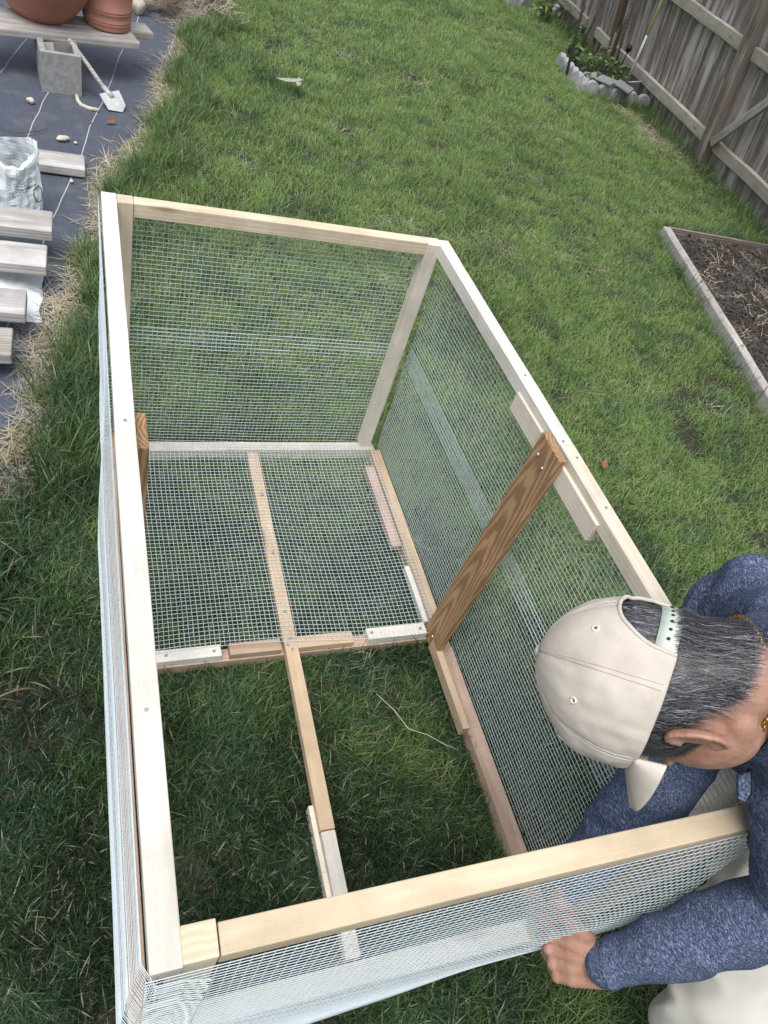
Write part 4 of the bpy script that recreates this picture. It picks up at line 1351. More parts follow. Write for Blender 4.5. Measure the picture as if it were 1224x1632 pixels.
# bill
V, F = [], []
nb, nl = 32, 10
for i in range(nb + 1):
    s_ = -1 + 2 * i / nb
    th = s_ * 1.02
    root = cap_pt(th, 0.012, 0.001)
    Lb = 0.068 * (1 - abs(s_) ** 2.6) ** 0.55
    for k in range(nl + 1):
        f_ = k / nl
        x = root.x * (1 - 0.10 * f_); y_ = root.y + Lb * f_
        z = root.z - 0.030 * f_ * 0.6 - 0.26 * x * x / 0.09 - 0.004 * f_ * f_ + 0.26 * root.x ** 2 / 0.09 * (1 - f_)
        V.append(cp((x, y_, z)))
for i in range(nb):
    for k in range(nl):
        F.append((i * (nl + 1) + k, (i + 1) * (nl + 1) + k, (i + 1) * (nl + 1) + k + 1, i * (nl + 1) + k + 1))
bill = obj('bill', mesh_from('bill', V, F, True), M['cap'], cap)
sm = bill.modifiers.new('thick', 'SOLIDIFY'); sm.thickness = 0.004; sm.offset = 0.0

# ------------------------------------------------------------------ planks, pots, block on the fabric
def plank(p_end, ang, L, w, th, z, label, mat='silver_wood', name='plank', tiltz=0.0):
    """p_end: middle of the right-hand end on plan; runs away to -X at angle"""
    d = Vector((-math.cos(ang), -math.sin(ang), tiltz))
    p0 = Vector((p_end[0], p_end[1], z - th / 2)); p1 = p0 + d * L
    o = beam(name, p0, p1, w, th, M[mat], None, bev=0.005, wob=0.004)
    tag(o, label, 'plank', 'loose weathered planks on the fabric')
    return o
plank((-0.018, 3.400, 0), 0.01, 1.6, 0.142, 0.038, 0.056, 'weathered plank lying flat beyond the pale plastic bag')
plank((-0.142, 2.680, 0), -0.01, 1.5, 0.148, 0.042, 0.158, 'weathered plank just in front of the plastic bag, brown stains near its edge')
plank((-0.160, 2.470, 0), -0.015, 1.5, 0.146, 0.040, 0.140, 'weathered plank over the dark gap, second in front of the bag')
plank((-0.222, 2.200, 0), -0.01, 1.4, 0.142, 0.040, 0.125, 'weathered plank third in front of the bag, beside dry straw')
plank((-0.258, 2.000, 0), 0.0, 1.4, 0.142, 0.040, 0.112, 'weathered plank nearest the cage, only its end showing')
for y_, z_ in ((2.30, 0.09),):
    o = beam('bearer', (-0.62, 1.90, 0.035), (-0.62, 2.80, 0.055), 0.09, 0.085, M['silver_wood'], None, bev=0.005)
    tag(o, 'grey timber bearer carrying the raised planks', 'timber')
# bench of two planks on a block
ang = math.atan2(0.188, 0.662)
bw = 0.142
e1 = (0.262, 4.565); e2 = (0.345, 4.735)
plank(e1, ang, 1.6, bw, 0.036, 0.229, 'weathered bench plank under the terracotta pots, front one', name='plank')
plank(e2, ang, 1.6, bw, 0.036, 0.231, 'weathered bench plank behind the terracotta pots, rear one', name='plank')
o = plank((0.60, 5.72), 0.10, 1.6, 0.14, 0.04, 0.20, 'whitish broken plank far behind the round pot')
# cinder block
bm = bmesh.new()
bw_, bd_, bh_ = 0.19, 0.39, 0.19
def bx(bm, a, c):
    mt = Matrix.Translation([(i + j) / 2 for i, j in zip(a, c)]) @ Matrix.Diagonal([abs(j - i) for i, j in zip(a, c)] + [1])
    bmesh.ops.create_cube(bm, size=1, matrix=mt)
wl = 0.028
V2 = [(-bw_/2, 0), (bw_/2, 0), (bw_/2, bd_), (-bw_/2, bd_)]
h1 = [(-bw_/2+wl, wl), (bw_/2-wl, wl), (bw_/2-wl, bd_/2-wl*.6), (-bw_/2+wl, bd_/2-wl*.6)]
h2 = [(-bw_/2+wl, bd_/2+wl*.6), (bw_/2-wl, bd_/2+wl*.6), (bw_/2-wl, bd_-wl), (-bw_/2+wl, bd_-wl)]
def ringwall(bm, poly, z0, z1, inward):
    lo = [bm.verts.new((x, y_, z0)) for x, y_ in poly]; hi = [bm.verts.new((x, y_, z1)) for x, y_ in poly]
    for i in range(4):
        j = (i + 1) % 4
        bm.faces.new((lo[i], lo[j], hi[j], hi[i]) if not inward else (lo[j], lo[i], hi[i], hi[j]))
    return lo, hi
o_lo, o_hi = ringwall(bm, V2, 0, bh_, False)
a_lo, a_hi = ringwall(bm, h1, 0, bh_, True)
b_lo, b_hi = ringwall(bm, h2, 0, bh_, True)
def topfaces(O, A, B, flip):
    q = [(O[0], O[1], A[1], A[0]), (O[1], O[2], B[2], B[1], A[2], A[1]), (O[2], O[3], B[3], B[2]), (O[3], O[0], A[0], A[3], B[0], B[3]), (A[3], A[2], B[1], B[0])]
    for f in q: bm.faces.new(f if not flip else f[::-1])
topfaces(o_hi, a_hi, b_hi, False); topfaces(o_lo, a_lo, b_lo, True)
es = [e for e in bm.edges if len(e.link_faces) == 2 and e.calc_face_angle() > 0.8]
bmesh.ops.bevel(bm, geom=es, offset=0.006, segments=2, affect='EDGES')
blk = obj('cinder_block', bm_mesh(bm, 'cinder_block'), M['concrete'], None, Matrix.Translation((-0.114, 4.20, 0.012)) @ Matrix.Rotation(0.11, 4, 'Z'))
tag(blk, 'grey hollow cinder block propping up the bench planks', 'block')
o = beam('wooden_stake', (-0.15, 4.275, 0.02), (-0.17, 4.33, 0.20), 0.045, 0.022, M['fence_rail'], None, up=(0, 1, 0))
tag(o, 'short wooden stake standing in the cinder block hollow', 'stake')
# another support at the far left, out of view
blk2 = obj('cinder_block', blk.data.copy(), M['concrete'], None, Matrix.Translation((-1.05, 3.98, 0.012)) @ Matrix.Rotation(0.25, 4, 'Z'))
tag(blk2, 'grey hollow cinder block under the left end of the bench', 'block')

# terracotta pots
prof = [(0.0, 0.0), (0.132, 0.0), (0.140, 0.006), (0.172, 0.04), (0.215, 0.09), (0.250, 0.15), (0.272, 0.21), (0.285, 0.27), (0.300, 0.275), (0.302, 0.30), (0.285, 0.302), (0.268, 0.27), (0.245, 0.2), (0.2, 0.12), (0.13, 0.05), (0.0, 0.04)]
V, F = lathe(prof, 64)
pot = thing('bowl_pot', 'large dark terracotta bowl planter on the bench', 'pot', (-0.205, 4.61, 0.232))
obj('bowl', mesh_from('bowl', V, F, True), M['terracotta'], pot, Matrix.Translation((-0.205, 4.61, 0.232)))
V, F = lathe([(0.0, 0.05), (0.10, 0.05), (0.24, 0.20), (0.262, 0.235), (0.0, 0.25)], 48)
obj('potting_soil', mesh_from('potting_soil', V, F, True), M['bed_soil'], pot, Matrix.Translation((-0.205, 4.61, 0.235)))
prof = [(0.0, 0.0), (0.108, 0.0), (0.116, 0.004), (0.1195, 0.014)]
z = 0.02
for zz_ in (0.035, 0.047, 0.086, 0.098):
    r_ = 0.1195 + zz_ * 0.05
    prof += [(r_, zz_ - 0.006), (r_ + 0.0032, zz_ - 0.003), (r_ + 0.0032, zz_ + 0.002), (r_ + 0.0005, zz_ + 0.005)]
prof += [(0.130, 0.16), (0.136, 0.27), (0.139, 0.30), (0.147, 0.302), (0.148, 0.335), (0.135, 0.335), (0.130, 0.30), (0.12, 0.05), (0.0, 0.05)]
V, F = lathe(prof, 64)
pot2 = thing('cylinder_pot', 'tall pinkish terracotta pot with raised double bands on the bench', 'pot', (0.118, 4.655, 0.231))
obj('pot_wall', mesh_from('pot_wall', V, F, True), M['terracotta_light'], pot2, Matrix.Translation((0.118, 4.655, 0.231)))
V, F = lathe([(0.0, 0.25), (0.131, 0.25), (0.131, 0.262), (0.0, 0.266)], 40)
obj('potting_soil', mesh_from('potting_soil', V, F, True), M['bed_soil'], pot2, Matrix.Translation((0.118, 4.655, 0.231)))

# hand hoe
hoe = thing('hand_hoe', 'small hand hoe with grey wooden handle leaning on the cinder block', 'hoe', (0.13, 4.13, 0.012))
tube('handle', [(-0.075, 4.36, 0.222), (0.03, 4.25, 0.135), (0.118, 4.165, 0.055)], [0.011, 0.0115, 0.011], M['silver_wood'], hoe)
bm = bmesh.new()
o1 = [(-0.062, 0.030), (0.045, 0.050), (0.060, -0.035), (0.035, -0.075), (-0.035, -0.060)]
a_ = Vector((0.92, 0.30, 0.05)).normalized(); b3 = Vector((-0.2, 0.85, 0.5)).normalized(); c3 = a_.cross(b3).normalized()
ctr = Vector((0.128, 4.145, 0.052))
tp = [bm.verts.new(ctr + a_ * x + b3 * y_ + c3 * 0.003) for x, y_ in o1]; bt = [bm.verts.new(ctr + a_ * x + b3 * y_) for x, y_ in o1]
bm.faces.new(tp); bm.faces.new(bt[::-1])
for i in range(5): bm.faces.new((tp[i], bt[i], bt[(i + 1) % 5], tp[(i + 1) % 5]))
bmesh.ops.recalc_face_normals(bm, faces=bm.faces)
obj('blade', bm_mesh(bm, 'blade'), M['white_metal'], hoe)
tube('socket', [(0.085, 4.198, 0.085), (0.128, 4.150, 0.060)], [0.0135, 0.0125], M['white_metal'], hoe)

o = tube('bent_pipe', [(-0.045, 4.19, 0.022), (-0.04, 4.13, 0.022), (-0.025, 4.085, 0.022), (0.01, 4.06, 0.022), (0.06, 4.06, 0.022)], 0.010, M['pebble'])
tag(o, 'short bent pale pipe lying in front of the cinder block', 'pipe')
def pebble(p, r, label, mat='pebble'):
    bm = bmesh.new(); bmesh.ops.create_icosphere(bm, subdivisions=3, radius=1)
    sd_ = random.random() * 9
    for v_ in bm.verts:
        k_ = 1 + 0.25 * mnoise.noise(v_.co * 1.4 + Vector((sd_, 0, 0)))
        v_.co = Vector((v_.co.x * r[0], v_.co.y * r[1], v_.co.z * r[2])) * k_
    o = obj('stone', bm_mesh(bm, 'stone'), M[mat], None, Matrix.Translation(p) @ Matrix.Rotation(random.random() * 3, 4, 'Z'), smooth=True)
    tag(o, label, 'stone', 'small pale stones on the fabric')
    return o
pebble((-0.257, 4.02, 0.030), (0.020, 0.016, 0.014), 'small round white stone left of the cinder block')
pebble((-0.111, 3.675, 0.026), (0.030, 0.018, 0.011), 'flat pale stone on the fabric beyond the flat plank')
pebble((-0.055, 3.655, 0.022), (0.008, 0.008, 0.006), 'tiny white stone beside the white line on the fabric')
pebble((-0.075, 3.28, 0.022), (0.008, 0.009, 0.006), 'tiny white stone in front of the flat plank')
pebble((0.21, 5.62, 0.06), (0.07, 0.05, 0.05), 'pinkish rock behind the round terracotta pot', 'terracotta_light')
pebble((0.34, 5.66, 0.06), (0.05, 0.05, 0.06), 'pale rock near the straw behind the pots')
def leaf_mesh(L, W, curl=0.3, n=8):
    V, F = [], []
    for i in range(n + 1):
        t = i / n
        w_ = W * math.sin(math.pi * min(1, t * 0.94 + 0.03)) ** 0.8
        z_ = curl * L * (t - 0.5) ** 2
        V += [(L * (t - 0.5), -w_, z_ + 0.25 * w_), (L * (t - 0.5), 0, z_), (L * (t - 0.5), w_, z_ + 0.25 * w_)]
    for i in range(n):
        k = 3 * i
        F += [(k, k + 1, k + 4, k + 3), (k + 1, k + 2, k + 5, k + 4)]
    return mesh_from('leaf', V, F, True)
def litter_leaf(p, L, W, rz, mat, label, curl=0.5):
    o = obj('fallen_leaf', leaf_mesh(L, W, curl), M[mat], None, Matrix.Translation(p) @ Euler((0.15, -0.1, rz)).to_matrix().to_4x4())
    tag(o, label, 'leaf', 'fallen leaves')
    sm_ = o.modifiers.new('t', 'SOLIDIFY'); sm_.thickness = 0.0008
litter_leaf((0.113, 3.922, 0.030), 0.05, 0.014, 0.6, 'dead_leaf', 'small orange leaf lying on the fabric')
litter_leaf((1.866, 1.512, 0.045), 0.055, 0.013, 0.9, 'dead_leaf', 'brown-orange leaf in the grass beside the cage')
litter_leaf((1.205, 4.84, 0.072), 0.17, 0.020, 0.1, 'pale_leaf', 'bleached pale leaf lying in the middle of the lawn', 0.3)
litter_leaf((1.255, 4.82, 0.076), 0.12, 0.016, 1.3, 'pale_leaf', 'smaller bleached leaf crossing the pale one on the lawn', 0.3)
litter_leaf((0.02, 3.89, 0.020), 0.03, 0.008, 2.0, 'dead_leaf', 'tiny reddish leaf beside the white line on the fabric')
tw_pts = [(0.655, 0.655, 0.058), (0.690, 0.600, 0.062), (0.715, 0.545, 0.060), (0.760, 0.520, 0.064), (0.800, 0.490, 0.060), (0.835, 0.470, 0.058)]
o = tube('twig', tw_pts, [0.0009, 0.0012, 0.0012, 0.0010, 0.0009, 0.0006], M['twig'], sides=6)
tag(o, 'thin pale dry twig on the grass inside the cage', 'twig')
o = tube('twig', [(-0.42, 3.70, 0.024), (-0.30, 3.66, 0.026), (-0.22, 3.70, 0.028), (-0.17, 3.76, 0.026)], [0.002, 0.0022, 0.002, 0.001], M['brown_stake'], sides=6)
tag(o, 'dark thin twig on the fabric beyond the bag', 'twig')

# plastic bag (open, rim rolled outwards) -----------------------------------
bag = thing('plastic_bag', 'open pale plastic bag with small dark print, rim rolled over', 'bag', (-0.33, 2.99, 0.012))
bc = Vector((-0.335, 2.965, 0.012))
def bag_pt(a, s):
    """s 0 base .. 0.8 rim .. 1 rolled cuff"""
    hgt = 0.285
    ca, sa = math.cos(a), math.sin(a)
    rx, ry = 0.138, 0.080
    if s <= 0.8:
        t = s / 0.8
        z = hgt * t
        k_ = 0.93 + 0.10 * math.sin(t * 2.6) - 0.03 * t
    else:
        t = (s - 0.8) / 0.2
        z = hgt - 0.055 * t + 0.006 * math.sin(math.pi * t)
        k_ = 1.0 + 0.05 * math.sin(math.pi * min(1, t * 0.8 + 0.2))
    wr = 0.008 * (1 - 2.2 * abs(mnoise.noise((ca * 1.9 + 4, sa * 1.9, z * 6)))) - 0.010 * abs(mnoise.noise((ca * 4.1, sa * 4.1 + 7, z * 5 + 2 * ca))) + 0.006 * mnoise.noise((ca * 2.5, sa * 2.5, z * 9)) - 0.012 * abs(mnoise.noise((ca * 6 + z * 14, sa * 6 - z * 9, z * 7))) + 0.005 * abs(mnoise.noise((ca * 13, sa * 13 + z * 20, z * 16)))
    z += (0.022 * math.sin(a * 2 + 0.8) + 0.016 * mnoise.noise((ca * 3, sa * 3, 8))) * (z / hgt)
    tz = min(1.0, max(0.0, z / hgt))
    lens = abs(sa) ** (0.75 * tz)
    fat = 1.16 - 0.20 * tz
    droop = 0.05 * tz * max(0.0, math.cos(a + 0.7)) ** 2
    return bc + Vector((rx * ca * k_ * fat + wr * ca + 0.012 * tz * math.sin(3 * a), ry * sa * k_ * lens * fat + wr * sa, z - droop))
V, F = [], []
na, ns = 44, 30
for j in range(ns + 1):
    for i in range(na):
        V.append(bag_pt(2 * math.pi * i / na, j / ns))
for j in range(ns):
    for i in range(na):
        F.append((j * na + i, j * na + (i + 1) % na, (j + 1) * na + (i + 1) % na, (j + 1) * na + i))
F = [t_ for q in F for t_ in ((q[0], q[1], q[2]), (q[0], q[2], q[3]))]
bo = obj('film', mesh_from('film', V, F, False), M['bag'], bag)
sm_ = bo.modifiers.new('t', 'SOLIDIFY'); sm_.thickness = 0.0008
V, F = [], []
for j in range(6):
    for i in range(48):
        p = bag_pt(2 * math.pi * i / 48, 0.42); c_ = bc + Vector((0, 0, p.z - bc.z))
        q = c_ + (p - c_) * (0.98 * j / 5); q.z = bc.z + 0.14 + 0.02 * mnoise.noise((q.x * 20, q.y * 20, 0)); V.append(q)
for j in range(5):
    for i in range(48): F.append((j * 48 + i, j * 48 + (i + 1) % 48, (j + 1) * 48 + (i + 1) % 48, (j + 1) * 48 + i))
obj('potting_soil', mesh_from('potting_soil', V, F, True), M['bed_soil'], bag)
# print: rows of tiny dark words on the front
parts = []
rp_ = random.Random(3)
for row in range(5):
    s0 = 0.56 - row * 0.038
    a = -1.36
    lim = -0.50 if row < 4 else -0.98
    while a < lim:
        for letter in range(rp_.randint(2, 6)):
            lw = rp_.uniform(0.010, 0.017); hgt_ = rp_.uniform(0.007, 0.013)
            vv = []
            for aa in (a, a + lw):
                for sg in (-0.006, hgt_ - 0.006):
                    p = bag_pt(aa, s0 + sg + 0.06 * (aa + 1.36)); o_ = Vector((math.cos(aa) / 0.135, math.sin(aa) / 0.085, 0)).normalized()
                    vv.append(tuple(p + o_ * 0.0022))
            parts.append((vv, [(0, 1, 3, 2)])); a += lw + 0.006
        a += 0.022
V, F = join_parts(parts)
pr_ = obj('printed_text', mesh_from('printed_text', V, F), M['ink'], bag)
# round emblem outline at the side of the print
pts = []
for q in range(21):
    t_ = 2 * math.pi * q / 20; aa = -0.34 + 0.22 * math.cos(t_); ss = 0.36 + 0.10 * math.sin(t_)
    p = bag_pt(aa, ss); o_ = Vector((math.cos(aa) / 0.135, math.sin(aa) / 0.085, 0)).normalized(); pts.append(tuple(p + o_ * 0.0015))
v_, f_ = tube_arrays(pts, 0.0016, 5, False)
obj('printed_ring', mesh_from('printed_ring', v_, f_), M['ink'], bag)
# crumpled sheet of film under the raised planks
V, F = [], []
for i in range(31):
    for k in range(31):
        x = -0.62 + 0.44 * i / 30; y_ = 2.24 + 0.50 * k / 30
        ed = min(i, 30 - i, k, 30 - k) / 30
        z_ = 0.014 + 0.055 * min(1, ed * 5) * (0.5 + 0.5 * mnoise.noise((x * 9, y_ * 9, 4))) + 0.022 * abs(mnoise.noise((x * 24, y_ * 24, 7))) * min(1, ed * 8)
        V.append((x + 0.02 * mnoise.noise((y_ * 8, 0, 0)), y_, z_))
for i in range(30):
    for k in range(30): F.append((i * 31 + k, (i + 1) * 31 + k, (i + 1) * 31 + k + 1, i * 31 + k + 1))
o = obj('plastic_sheet', mesh_from('plastic_sheet', V, F, True), M['bag'])
tag(o, 'crumpled pale plastic sheet stuffed under the raised planks', 'plastic sheet')

# far corner behind the pots
o = beam('broken_board', (0.92, 6.02, 0.0), (1.00, 6.22, 0.30), 0.15, 0.035, M['silver_wood'], None, up=(0.9, -0.4, 0.1), bev=0.006)
tag(o, 'pale weathered board end standing at the lawn edge behind the pots', 'board')
o = beam('long_pole', (-0.3, 5.72, 0.26), (0.70, 5.85, 0.26), 0.035, 0.035, M['fence_rail'], None, bev=0.01)
tag(o, 'grey round-edged timber lying across behind the pots', 'timber')
V, F = [], []
for i in range(21):
    for k in range(21):
        x = 0.45 + 0.55 * i / 20; y_ = 5.75 + 0.5 * k / 20
        r2_ = ((x - 0.72) / 0.28) ** 2 + ((y_ - 6.0) / 0.25) ** 2
        V.append((x, y_, 0.16 * max(0, 1 - r2_) + 0.03 * mnoise.noise((x * 15, y_ * 15, 0)) - 0.01))
for i in range(20):
    for k in range(20): F.append((i * 21 + k, (i + 1) * 21 + k, (i + 1) * 21 + k + 1, i * 21 + k + 1))
o = obj('ground_mound', mesh_from('ground_mound', V, F, True), plain('dry_mound_earth', (0.26, 0.22, 0.18), 1.0, 0, 0.3, 40, 0.2, 0.6))
tag(o, 'dry straw-covered mound of earth behind the pots', kind='structure')
Pm = np.stack([RNG.normal(0.74, 0.13, 260), RNG.normal(6.02, 0.12, 260), np.zeros(260)], 1)
Pm[:, 2] = 0.16 * np.clip(1 - ((Pm[:, 0] - 0.72) / 0.28) ** 2 - ((Pm[:, 1] - 6.0) / 0.25) ** 2, 0, 1) + 0.005
rot = np.stack([RNG.normal(0, 0.3, 260), RNG.normal(0, 0.3, 260), RNG.uniform(0, 6.28, 260)], 1); s = RNG.uniform(0.9, 1.6, 260)
scatter('straw_heap', straw_c, 8, Pm, rot, np.stack([s, s, s], 1), 'heap of bleached straw on the mound behind the pots')

# ------------------------------------------------------------------ planting ring by the fence
def scallop(w, t, h):
    bm = bmesh.new()
    pts = [(-w / 2, 0)] + [(w / 2 * math.cos(a) * -1, h - w * 0.42 + w * 0.42 * math.sin(a)) for a in np.linspace(0.0, math.pi, 11)] + [(w / 2, 0)]
    fr = [bm.verts.new((x, -t / 2, z_)) for x, z_ in pts]; bk = [bm.verts.new((x, t / 2, z_)) for x, z_ in pts]
    bm.faces.new(fr); bm.faces.new(bk[::-1])
    for i in range(len(pts)):
        j = (i + 1) % len(pts); bm.faces.new((fr[j], fr[i], bk[i], bk[j]))
    bmesh.ops.recalc_face_normals(bm, faces=bm.faces)
    es = [e for e in bm.edges if len(e.link_faces) == 2 and e.calc_face_angle() > 0.7]
    bmesh.ops.bevel(bm, geom=es, offset=0.006, segments=2, affect='EDGES')
    return bm_mesh(bm, 'edging_stone')
st_me = scallop(0.128, 0.055, 0.13)
def stone(x, y_, rz, label, s=1.0, group='scalloped edging stones round the planting'):
    o = obj('edging_stone', st_me, M['edging'], None, Matrix.Translation((x, y_, -0.01)) @ Euler((random.gauss(0, 0.08), random.gauss(0, 0.05), rz)).to_matrix().to_4x4() @ Matrix.Diagonal((s, s, s, 1)))
    tag(o, label, 'edging stone', group)
ords = ['first', 'second', 'third', 'fourth', 'fifth', 'sixth']
for i in range(5):
    t = i / 4
    stone(4.20 + 0.54 * t, 6.13 - 0.02 * t + 0.03 * math.sin(t * 5), -0.10 + 0.1 * math.sin(i), 'scalloped concrete edging stone facing the lawn, %s from the corner towards the fence' % ords[i])
for i in range(6):
    t = i / 5
    stone(4.13 + 0.055 * t, 6.22 + 0.56 * t, 1.45 + 0.15 * math.sin(i * 2), 'scalloped concrete edging stone on the ring side away from fence, %s from the corner' % ords[i], 0.95)
for i, (x, y_) in enumerate(((4.36, 8.45), (4.55, 8.55), (4.75, 8.42), (4.93, 8.5))):
    stone(x, y_, 0.3, 'lichen-grey edging stone in the far weedy corner, %s counted towards the fence' % ords[i], 1.15, 'far edging stones')
V, F = [], []
for i in range(25):
    for k in range(25):
        x = 4.19 + 0.70 * i / 24; y_ = 6.14 + 0.66 * k / 24
        V.append((x, y_, 0.05 * min(1, 5 * min(i, 24 - i, k, 24 - k) / 24) - 0.004 + 0.03 * mnoise.noise((x * 9, y_ * 9, 0)) + 0.012 * mnoise.noise((x * 40, y_ * 40, 0))))
for i in range(24):
    for k in range(24): F.append((i * 25 + k, (i + 1) * 25 + k, (i + 1) * 25 + k + 1, i * 25 + k + 1))
o = obj('ground_planting_soil', mesh_from('ground_planting_soil', V, F, True), M['bed_soil'])
tag(o, 'dark soil inside the ring of edging stones', kind='structure')
# slate tiles on the stones
def slab(name, pts, th, mat, label, cat):
    bm = bmesh.new()
    tp = [bm.verts.new(p) for p in pts]; bt = [bm.verts.new((p[0], p[1], p[2] - th)) for p in pts]
    bm.faces.new(tp); bm.faces.new(bt[::-1])
    for i in range(4): bm.faces.new((tp[i], bt[i], bt[(i + 1) % 4], tp[(i + 1) % 4]))
    bmesh.ops.recalc_face_normals(bm, faces=bm.faces)
    o = obj(name, bm_mesh(bm, name), mat); tag(o, label, cat, 'grey tiles on the edging stones'); return o
slab('slate_tile', [(4.228, 6.19, 0.128), (4.331, 6.077, 0.138), (4.513, 6.245, 0.135), (4.398, 6.355, 0.128)], 0.012, M['slate'], 'pale grey flat tile resting across the edging stones', 'tile')
slab('slate_tile', [(4.40, 6.150, 0.142), (4.488, 5.99, 0.132), (4.626, 6.132, 0.132), (4.535, 6.262, 0.146)], 0.012, M['slate'], 'darker grey flat tile overlapping the pale one below the rake', 'tile')
# poles
def pole(name, base, thru, ext, r, mat, label, cat, square=False):
    b0 = Vector(base); d = (Vector(thru) - b0); p1 = b0 + d * ext
    if square: o = beam(name, b0, p1, r * 2, r * 2, M[mat], None, up=(1, 0.3, 0))
    else: o = tube(name, [tuple(b0), tuple((b0 + p1) / 2), tuple(p1)], r, M[mat])
    tag(o, label, cat, 'poles standing in the planting ring')
pole('metal_pole', (4.125, 6.496, 0.03), (3.996, 6.476, 0.60), 2.2, 0.013, 'metal_pole', 'dark grey metal pole at the outer side of the planting ring', 'pole')
pole('metal_pole', (4.40, 6.88, 0.03), (4.40, 6.845, 0.572), 2.2, 0.012, 'metal_pole', 'thinner grey metal pole slanting in the middle of the planting ring', 'pole')
pole('wooden_stake', (4.655, 6.742, 0.03), (4.66, 6.866, 0.619), 2.3, 0.016, 'fence_rail', 'pale wooden stake slanting beside the dark post', 'stake')
pole('wooden_post', (4.73, 6.80, 0.03), (4.62, 6.857, 0.614), 2.4, 0.028, 'brown_stake', 'dark brown square post standing against the fence', 'post', True)
pole('wooden_stake', (4.75, 6.70, 0.03), (4.60, 6.70, 0.63), 2.4, 0.010, 'fence_post', 'thin crooked stake between dark post and rake', 'stake')
rake = thing('rake', 'long rake leaning on the fence, white shaft with pale yellow upper handle', 'rake', (4.72, 6.41, 0.06))
rb = Vector((4.627, 6.283, 0.12)); rt = Vector((4.598, 6.293, 0.78)); rm = rb + (rt - rb) * 0.60
rb2 = rb; 
tube('shaft', [tuple(rb), tuple(rm)], 0.012, M['white_metal'], rake)
tube('handle', [tuple(rm), tuple(rb + (rt - rb) * 1.9)], 0.0135, M['yellow'], rake)
hd = rb; sdv = Vector((0.75, -0.45, 0.0)).normalized()
tube('head_bar', [tuple(hd - sdv * 0.02), tuple(hd + sdv * 0.12 + Vector((0, 0, 0.06)))], 0.006, M['white_metal'], rake)
for q in range(4):
    a = hd + sdv * (0.01 + 0.03 * q) + Vector((0, 0, 0.015 * q)); tube('tine', [tuple(a), tuple(a + Vector((0.03, 0.03, -0.03)))], 0.003, M['white_metal'], rake)
lamp = thing('garden_light', 'small round black garden light against the fence', 'lamp', (4.70, 6.55, 0.06))
tube('stem', [(4.72, 6.60, 0.05), (4.70, 6.58, 0.30)], 0.005, M['black'], lamp)
bm = bmesh.new(); ellipsoid(bm, (4.70, 6.58, 0.32), (0.028, 0.028, 0.036), None, 2)
obj('head', bm_mesh(bm, 'head'), M['black'], lamp, smooth=True)

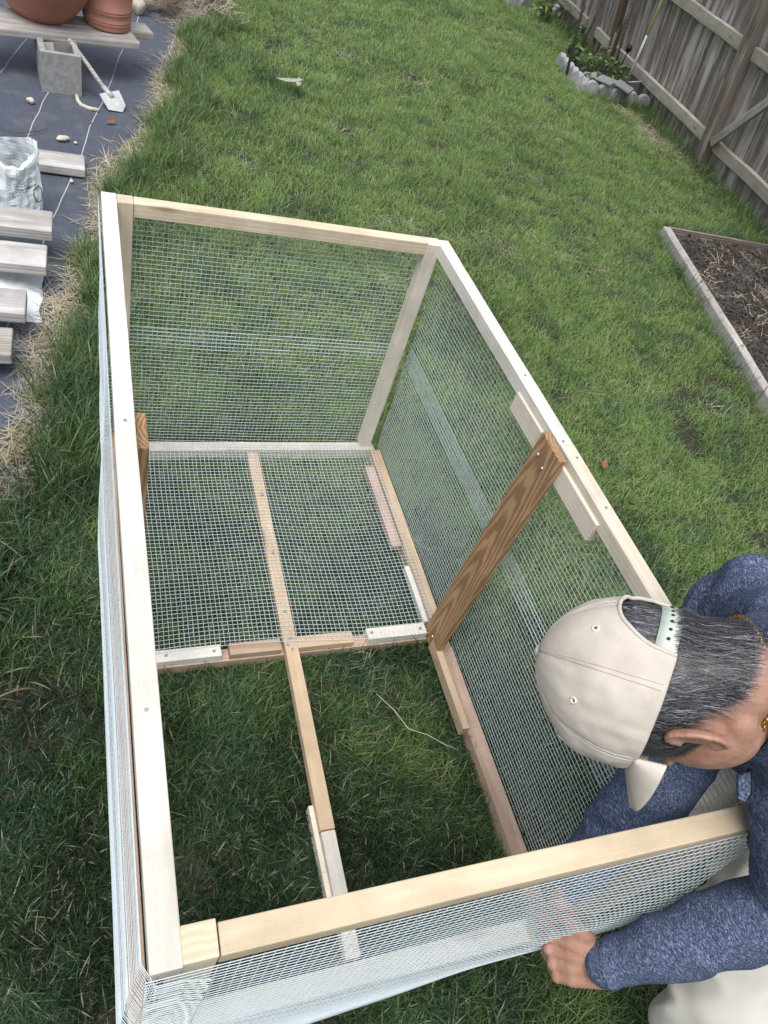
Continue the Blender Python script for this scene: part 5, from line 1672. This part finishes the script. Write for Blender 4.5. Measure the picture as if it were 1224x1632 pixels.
# leafy plants in the ring and weeds
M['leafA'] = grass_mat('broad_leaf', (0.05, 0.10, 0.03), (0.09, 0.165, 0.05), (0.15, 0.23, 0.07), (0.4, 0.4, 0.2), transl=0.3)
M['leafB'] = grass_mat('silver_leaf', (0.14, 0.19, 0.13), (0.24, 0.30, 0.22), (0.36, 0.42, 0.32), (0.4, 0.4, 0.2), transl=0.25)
def plant(name, p, n, hgt, spread, L, W, mat, label, seed):
    r = random.Random(seed)
    t = thing(name, label, 'plant', p, 'plants in the stone ring')
    stems, leaves = [], []
    for s_ in range(max(3, n // 7)):
        az = r.random() * 6.28; tilt = r.uniform(0.1, 0.6); h_ = hgt * r.uniform(0.5, 1)
        top = Vector(p) + Vector((math.cos(az) * math.sin(tilt) * spread * 2, math.sin(az) * math.sin(tilt) * spread * 2, h_))
        stems.append((Vector(p) + Vector((r.gauss(0, spread * .25), r.gauss(0, spread * .25), 0)), top))
    sp_ = []
    for a, c in stems: sp_.append(tube_arrays([tuple(a), tuple((a + c) / 2 + Vector((0, 0, 0.01))), tuple(c)], [0.003, 0.0025, 0.0015], 5))
    V, F = join_parts(sp_)
    obj('stems', mesh_from('stems', V, F, True), M['tall_grass'], t)['kind'] = 'stuff'
    lv = []; CCt = []
    for k in range(n):
        a, c = r.choice(stems); q = a + (c - a) * r.uniform(0.25, 1.05)
        me_ = (L * r.uniform(0.6, 1.2), W * r.uniform(0.7, 1.2))
        mt = Matrix.Translation(q) @ Euler((r.gauss(0, 0.5), r.uniform(-0.9, 0.3), r.random() * 6.28)).to_matrix().to_4x4() @ Matrix.Translation((me_[0] / 2, 0, 0))
        vv = []; ff = []
        for i in range(6):
            tt = i / 5; w_ = me_[1] * math.sin(math.pi * (tt * 0.92 + 0.04)); z_ = -0.5 * me_[0] * tt * tt
            for sg in (-1, 0, 1): vv.append(tuple(mt @ Vector((me_[0] * (tt - 0.5), sg * w_, z_ + abs(sg) * 0.3 * w_))))
        for i in range(5):
            kk = 3 * i; ff += [(kk, kk + 1, kk + 4, kk + 3), (kk + 1, kk + 2, kk + 5, kk + 4)]
        lv.append((vv, ff)); CCt += [(r.random(), 0, 0, 1)] * len(vv)
    V, F = join_parts(lv)
    me2 = mesh_from('foliage', V, F, True)
    at_ = me2.color_attributes.new('tint', 'FLOAT_COLOR', 'POINT'); at_.data.foreach_set('color', np.array(CCt, np.float32).ravel())
    obj('foliage', me2, M[mat], t)['kind'] = 'stuff'
plant('leafy_plant', (4.42, 6.62, 0.05), 48, 0.24, 0.15, 0.055, 0.013, 'leafA', 'bushy green plant filling the middle of the stone ring', 1)
plant('leafy_plant', (4.30, 6.36, 0.05), 34, 0.10, 0.10, 0.085, 0.030, 'leafB', 'low pale silvery-leaved plant just behind the edging stones', 2)
plant('leafy_plant', (4.36, 6.95, 0.03), 60, 0.26, 0.14, 0.06, 0.016, 'leafA', 'green plant behind the grey metal poles', 3)
plant('leafy_plant', (4.62, 6.45, 0.05), 60, 0.20, 0.12, 0.06, 0.015, 'leafA', 'small weedy plant near the foot of the rake', 4)
plant('leafy_plant', (4.62, 8.2, 0.0), 70, 0.35, 0.25, 0.08, 0.018, 'leafA', 'tangle of weeds in the far corner by the fence', 5)
plant('leafy_plant', (4.90, 7.7, 0.0), 45, 0.35, 0.2, 0.08, 0.018, 'leafA', 'green weeds at the foot of the far fence', 6)

for o in list(bpy.data.objects):
    if o.type == 'MESH' and o.users_collection and not o.data.materials:
        o.data.materials.append(M['soil'])
